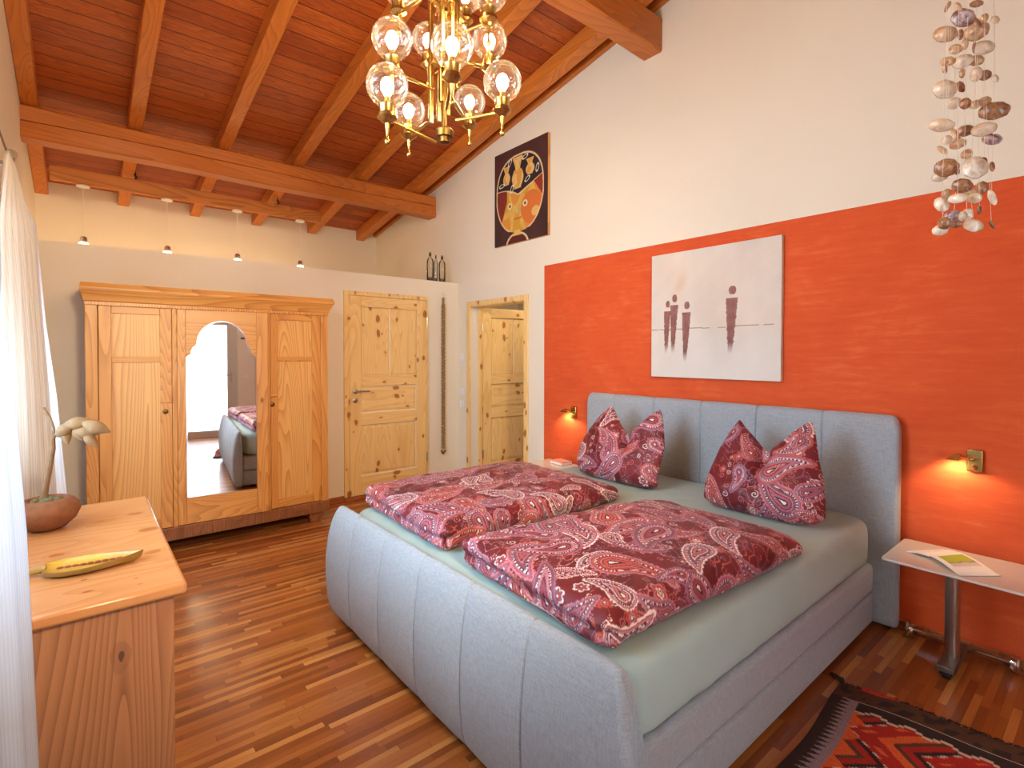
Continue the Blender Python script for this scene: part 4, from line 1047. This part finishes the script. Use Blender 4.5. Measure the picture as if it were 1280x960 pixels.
for gx, gy, gz in GL:
    d = Vector((gx - cx, gy - cy, 0)); d.normalize()
    zb = gz - .075 - .045
    s0 = Vector((cx, cy, zb)) + d * .05; e0 = Vector((gx, gy, zb)) + d * .025
    am = MB().bar(s0, e0, .012, .010)
    arm = obj('arm', am, 'brass', ch, bevel=.002)
    obj('socket', MB().lathe([(.010, -.02), (.022, -.012), (.036, .0), (.034, .012), (.028, .016), (.028, .04), (.03, .046), (.012, .048), (.012, .075), (.008, .078)], (gx, gy, zb + .004), 20), 'brass', arm)
    obj('drop_finial', MB().lathe([(.003, -.088), (.009, -.083), (.011, -.074), (.006, -.066), (.004, -.055), (.0075, -.03), (.009, -.012), (.012, 0)], (gx, gy, zb - .004), 14), 'brass', arm, angle=0)
    obj('globe', MB().lathe([(.027, -.070)] + [(.075 * math.sin(a), -.075 * math.cos(a)) for a in np.linspace(.42, PI - .02, 24)], (gx, gy, gz), 36, cap=False), 'globe', arm, angle=0)
    obj('bulb', MB().lathe([(.009, -.042), (.012, -.032), (.022, -.014), (.0235, .003), (.017, .021), (.003, .031)], (gx, gy, gz), 16), 'bulb', arm, angle=0)

# ------------------------------------------------------------------ shell mobile
SH = [(1.891, 0.348, 2.444, 0.0106, 0.0282, -25, 2), (1.89, 0.325, 2.432, 0.0139, 0.0279, 25, 1), (1.984, 0.301, 2.468, 0.034, 0.0215, 0, 3), (1.913, 0.315, 2.409, 0.0595, 0.049, -30, 4), (1.92, 0.292, 2.385, 0.0139, 0.0382, 20, 2), (1.984, 0.3, 2.392, 0.0574, 0.0502, 0, 1), (2.097, 0.302, 2.473, 0.0226, 0.0301, 0, 1), (2.1, 0.277, 2.459, 0.0186, 0.0298, 20, 0), (1.982, 0.368, 2.416, 0.063, 0.0482, -35, 1), (1.915, 0.324, 2.364, 0.0141, 0.0282, 0, 2), (1.983, 0.325, 2.364, 0.0163, 0.0309, 0, 1), (1.914, 0.334, 2.329, 0.0337, 0.0337, 0, 1), (1.936, 0.297, 2.324, 0.0105, 0.0316, 0, 2), (1.945, 0.278, 2.321, 0.0523, 0.0383, -10, 0), (1.886, 0.345, 2.289, 0.0387, 0.0282, 0, 1), (2.05, 0.34, 2.348, 0.0527, 0.0451, -20, 0), (2.063, 0.311, 2.34, 0.041, 0.0298, -15, 1), (1.986, 0.371, 2.312, 0.0149, 0.0261, 15, 1), (2.023, 0.338, 2.299, 0.0149, 0.0298, 0, 1), (1.943, 0.294, 2.251, 0.0281, 0.0387, 0, 0), (1.984, 0.281, 2.258, 0.032, 0.032, 0, 2), (2.066, 0.27, 2.271, 0.0183, 0.0256, 20, 0), (1.975, 0.365, 2.249, 0.0628, 0.0517, -30, 0), (2.029, 0.343, 2.262, 0.0206, 0.0355, 15, 2), (2.018, 0.355, 2.215, 0.0337, 0.0337, 0, 0), (1.899, 0.308, 2.161, 0.0278, 0.0313, 0, 2), (2.016, 0.306, 2.194, 0.0292, 0.0292, 0, 1), (2.051, 0.29, 2.208, 0.0312, 0.0331, 0, 1), (2.041, 0.267, 2.171, 0.0706, 0.0507, -10, 3), (1.864, 0.353, 2.105, 0.0597, 0.0351, -20, 0), (1.97, 0.319, 2.109, 0.0433, 0.0325, 0, 3), (1.938, 0.275, 2.09, 0.0557, 0.0383, 0, 0), (2.117, 0.281, 2.111, 0.0489, 0.032, -25, 4), (2.019, 0.35, 2.12, 0.0187, 0.0486, 15, 1), (1.942, 0.356, 2.087, 0.0254, 0.0291, 0, 0), (1.92, 0.328, 2.06, 0.0391, 0.0284, 0, 1), (1.994, 0.378, 2.076, 0.015, 0.0376, 40, 1), (1.989, 0.32, 2.046, 0.0291, 0.0291, 0, 1), (2.068, 0.311, 2.029, 0.0637, 0.0749, 0, 5), (2.081, 0.293, 2.041, 0.0149, 0.0261, 0, 2), (2.034, 0.27, 2.007, 0.0127, 0.0344, 10, 2), (1.918, 0.349, 2.0, 0.061, 0.0502, -10, 3), (1.934, 0.369, 1.982, 0.0383, 0.0292, 0, 0), (1.943, 0.331, 1.986, 0.0108, 0.018, 0, 2), (1.906, 0.312, 1.936, 0.0491, 0.0385, -20, 3), (1.947, 0.304, 1.923, 0.0284, 0.0249, 0, 1), (2.067, 0.297, 1.961, 0.0298, 0.041, 10, 3), (1.908, 0.288, 1.895, 0.0329, 0.0294, -15, 5), (1.872, 0.318, 1.896, 0.045, 0.0312, -10, 5), (1.954, 0.356, 1.932, 0.022, 0.0293, 0, 1), (1.88, 0.355, 1.889, 0.0337, 0.0461, 25, 5), (2.038, 0.27, 1.919, 0.0181, 0.0472, 15, 5), (1.941, 0.338, 1.862, 0.0433, 0.0361, 0, 4), (1.938, 0.317, 1.856, 0.0214, 0.0285, 0, 5), (2.067, 0.329, 1.886, 0.0303, 0.0379, 0, 5), (1.935, 0.292, 1.827, 0.0492, 0.0422, -10, 5), (1.987, 0.289, 1.878, 0.0108, 0.0287, 0, 3), (1.871, 0.347, 1.831, 0.0317, 0.0352, 0, 3), (1.939, 0.368, 1.826, 0.0385, 0.0311, 0, 5), (1.987, 0.263, 1.83, 0.0099, 0.0283, 20, 2), (1.923, 0.332, 1.833, 0.0357, 0.0214, 0, 3)]
mb_ = thing('shell_mobile', (1.98, .31, 1.8), 'hanging mobile of many brown and cream seashells in front of the white and orange wall', 'mobile')
rr = random.Random(9)
HZ = 2.72
obj('hoop', MB().tube([(1.98 + .1 * math.cos(a), .31 + .1 * math.sin(a), HZ) for a in np.linspace(0, 2 * PI, 30)], .005, 8).tube([(1.88, .31, HZ), (2.08, .31, HZ)], .003, 6), 'stem', mb_)
obj('hanging_cord', MB().tube([(1.98, .31, HZ), (1.98, .31, roof(.31))], .002, 6), 'string', mb_)
cols = {}
for (x, y, z, w_, h_, an, tone) in SH:
    # face roughly towards the room, tilted at random
    nrm = Vector((-.97 + rr.uniform(-.3, .3), -.15 + rr.uniform(-.35, .35), rr.uniform(-.35, .35))).normalized()
    s_ = Vector((0, 0, 1)).cross(nrm).normalized(); u_ = nrm.cross(s_)
    a = math.radians(an); e1 = s_ * math.cos(a) + u_ * math.sin(a); e2 = -s_ * math.sin(a) + u_ * math.cos(a)
    m = MB(); R_ = []
    for side in (1, -1):
        ks = (1.0, .93, .75, .5, .22, .01)
        for k in (ks[::-1] if side == 1 else ks[1:]):
            row = []
            for j in range(18):
                th = 2 * PI * j / 18
                rad = 1 - .16 * math.cos(th - PI / 2) + .035 * math.sin(7 * th) * (k > .5)
                dep = (1 - k * k) * .36 * min(w_, h_) - (.0016 if side == -1 else 0)
                row.append(Vector((x, y, z)) + e1 * (w_ / 2 * rad * k * math.cos(th)) + e2 * (h_ / 2 * rad * k * math.sin(th)) + nrm * (dep - .1 * min(w_, h_)))
            R_.append(row)
    m.rings(R_)
    obj('shell', m, 'shell%d' % tone, mb_, angle=0)
    key = (round(x / .045), round(y / .03)); cols.setdefault(key, []).append((z, x, y))
sm = MB()
for k, v in cols.items():
    v.sort(reverse=True)
    ax_, ay_ = v[0][1], v[0][2]
    hx_ = 1.98 + (ax_ - 1.98) * .8; hy_ = .31 + (ay_ - .31) * .8
    p = [(hx_, hy_, HZ)] + [(q[1], q[2], q[0]) for q in v]
    sm.tube(p, .0006, 4)
obj('string', sm, 'string', mb_)

# ------------------------------------------------------------------ kilim rug
rg = thing('rug', (2.0, .4, 0), 'red and black woven kilim rug with dark fringe on the floor beside the bed', 'rug')
c00 = np.array([2.555, .800]); ldir = np.array([-1.0, -.03]); edir0 = np.array([.16, -.98])
RW, RLN = .98, 1.6
na, nb = 240, 420
a = np.linspace(0, RW, na); bq = np.linspace(0, RLN, nb)
A_, B_ = np.meshgrid(a, bq, indexing='ij')
XY = c00 + A_[..., None] * edir0 + B_[..., None] * ldir
XY[..., 0] += .012 * np.sin(A_ * 9); XY[..., 1] += .010 * np.sin(B_ * 8 + 1)
Zr = .007 + .003 * (1 + wob(A_, B_, 9, 3)) * .7
def kilim(A_, B_):
    qa = np.floor(A_ / .010) * .010; qb = np.floor(B_ / .008) * .008
    red, org, drk, brn, crm, lil = LA(176, 34, 20), LA(222, 94, 38), LA(48, 32, 28), LA(92, 56, 34), LA(206, 184, 156), LA(150, 128, 132)
    c = np.ones(A_.shape + (3,)) * red
    # stepped lozenges along the field
    fa = A_ - .10; fb = B_ - .17
    zig = np.abs(((qb / .30) % 1) - .5) * .30
    d = (np.floor((fa + zig) / .012) * .012) % .23
    c[d < .05] = org; c[(d >= .05) & (d < .075)] = brn; c[(d >= .11) & (d < .135)] = drk; c[(d >= .135) & (d < .15) & ((np.floor(B_ / .02) % 2) == 0)] = crm
    c[(d >= .18) & (d < .20) & ((np.floor(B_ / .03) % 3) == 0)] = org
    # end band
    st_ = .012 * np.floor(3 * np.abs(((A_ / .11) % 1) - .5) * 2)
    m = B_ < .165 + st_; c[m] = crm
    m = B_ < .150 + st_; c[m] = drk
    m = B_ < .105; c[m] = crm
    m = B_ < .100; c[m] = brn * .8; c[(B_ < .100) & (wob(A_, B_, 60, 2) > .3)] = drk
    # side border with saw teeth
    tooth = .022 + .040 * np.abs(((B_ / .030) % 1) - .5) * 2
    m = (A_ < .098) & (B_ > .10); c[m] = lil
    m = (A_ < tooth + .012) & (B_ > .10); c[m] = drk
    m = (A_ > .098) & (A_ < .098 + .05 * (1 - np.abs(((B_ / .10) % 1) - .5) * 2)) & (B_ > .18); c[m] = org
    tooth = .022 + .040 * np.abs(((B_ / .030) % 1) - .5) * 2
    Ar = RW - A_; m = (Ar < .098) & (B_ > .10); c[m] = lil; m = (Ar < tooth + .012) & (B_ > .10); c[m] = drk
    return np.clip(c * (1 + RNG.normal(0, .10, A_.shape + (1,))), 0, 1)
o = grid('woven_field', np.concatenate([XY, Zr[..., None]], -1), 'rug', rg, None, False, False, kilim(A_, B_))
s = o.modifiers.new('t', 'SOLIDIFY'); s.thickness = .006; s.offset = -1
fr = MB(); r_ = random.Random(2)
for i in range(330):
    t = i / 329 * RW; p = c00 + t * edir0; p[0] += .012 * math.sin(t * 9)
    q = Vector((p[0], p[1], .008)); l = r_.uniform(.018, .045); sw = r_.uniform(-.02, .02)
    fr.tube([q, q + Vector((l * .5, sw * .4, .004)), q + Vector((l, sw, -.004))], [.0022, .0018, .0012], 5)
fo = obj('fringe', fr, 'fringe', rg); fo['kind'] = 'stuff'
tl = MB()
for i in range(26):
    q = Vector((2.56 + r_.uniform(-.01, .01), .80, .009)); tl.tube([q, q + Vector((.03, .02 + r_.uniform(-.012, .012), .006)), q + Vector((.05 + r_.uniform(-.01, .02), .05 + r_.uniform(-.02, .02), -.002))], [.003, .0025, .0015], 5)
obj('corner_tassel', tl, 'fringe', rg)
tl = MB()
for i in range(60):
    t = .07 + .12 * i / 60; p = c00 + t * edir0; q = Vector((p[0] + .004, p[1], .012)); tl.tube([q, q + Vector((.02, r_.uniform(-.01, .01), .003)), q + Vector((.042, r_.uniform(-.012, .012), -.006))], [.0024, .002, .0014], 5)
obj('red_tassel', tl, 'fringe_red', rg)

# ------------------------------------------------------------------ camera
cam_d = bpy.data.cameras.new('camera'); cam = bpy.data.objects.new('camera', cam_d); C.objects.link(cam)
F, YAW, PITCH, ROLL, PY = 647.8, .69497, .0156, .0013, 452.3
cyw, sy = math.cos(YAW), math.sin(YAW)
Bm = Matrix(((cyw, -sy, 0), (0, 0, -1), (sy, cyw, 0)))
cp, sp = math.cos(PITCH), math.sin(PITCH); Pm = Matrix(((1, 0, 0), (0, cp, -sp), (0, sp, cp)))
cr, sr = math.cos(ROLL), math.sin(ROLL); Qm = Matrix(((cr, -sr, 0), (sr, cr, 0), (0, 0, 1)))
Rm = Qm @ Pm @ Bm
mw = Matrix((Rm[0], -Rm[1], -Rm[2])).transposed().to_4x4(); mw.translation = (0, 0, 1.46)
cam.matrix_world = mw
cam_d.sensor_fit = 'HORIZONTAL'; cam_d.sensor_width = 36; cam_d.lens = F / 1280 * 36
cam_d.shift_y = -(480 - PY) / 1280; cam_d.clip_start = .02; cam_d.clip_end = 60
bpy.context.scene.camera = cam

# ------------------------------------------------------------------ light
def area(name, loc, direction, sx, sy_, power, col):
    d = bpy.data.lights.new(name, 'AREA'); d.shape = 'RECTANGLE'; d.size = sx; d.size_y = sy_; d.energy = power; d.color = col
    o = bpy.data.objects.new(name, d); C.objects.link(o); o.location = loc
    o.rotation_euler = Vector(direction).to_track_quat('-Z', 'Y').to_euler(); return o
DAY = (.50, .75, 1.0)
area('daylight_window', (XL - .35, 2.0, 1.65), (1, 0, -.45), 1.3, 2.5, 165, DAY)
area('daylight_side_window', (XL - .35, 3.92, 1.3), (1, 0, 0), 1.7, .6, 45, DAY)
area('daylight_glazed_door', (.92, YB - .35, 1.1), (0, 1, 0), 0.9, 1.9, 110, (.78, .89, 1.0))
def lamp(name, loc, power, col, r=.05, spot=None, aim=None):
    d = bpy.data.lights.new(name, 'SPOT' if spot else 'POINT'); d.energy = power; d.color = col; d.shadow_soft_size = r
    if spot: d.spot_size = math.radians(spot); d.spot_blend = .5
    o = bpy.data.objects.new(name, d); C.objects.link(o); o.location = loc
    if aim: o.rotation_euler = Vector(aim).to_track_quat('-Z', 'Y').to_euler()
    return o
WARM = (1.0, .74, .46)
lamp('reading_light_right', lr, 4, WARM, .02, 140, (.45, -.1, -1))
lamp('reading_light_left', ll, 4, WARM, .02, 140, (.45, -.1, -1))
lamp('hallway_light', (4.3, 4.3, 2.35), 12, (1, .84, .64), .12)
lamp('rear_fill_spot', (.5, -.9, 2.6), 330, (1, .77, .46), .2, 80, (.12, 1, -.17))  # added warm fill behind the camera, no fixture; brightens partition and wardrobe
for x in (.036, .695, 1.34, 2.01): lamp('pendant_glow', (x, 6.32, 2.455), 5.5, WARM, .02)

w = bpy.data.worlds.new('world'); bpy.context.scene.world = w; w.use_nodes = True
bg = w.node_tree.nodes['Background']; bg.inputs[0].default_value = (.85, .92, 1.0, 1); bg.inputs[1].default_value = 2.0

vs = bpy.context.scene.view_settings
vs.view_transform = 'Standard'; vs.look = 'None'; vs.gamma = 1; vs.use_curve_mapping = False; vs.exposure = 0.14
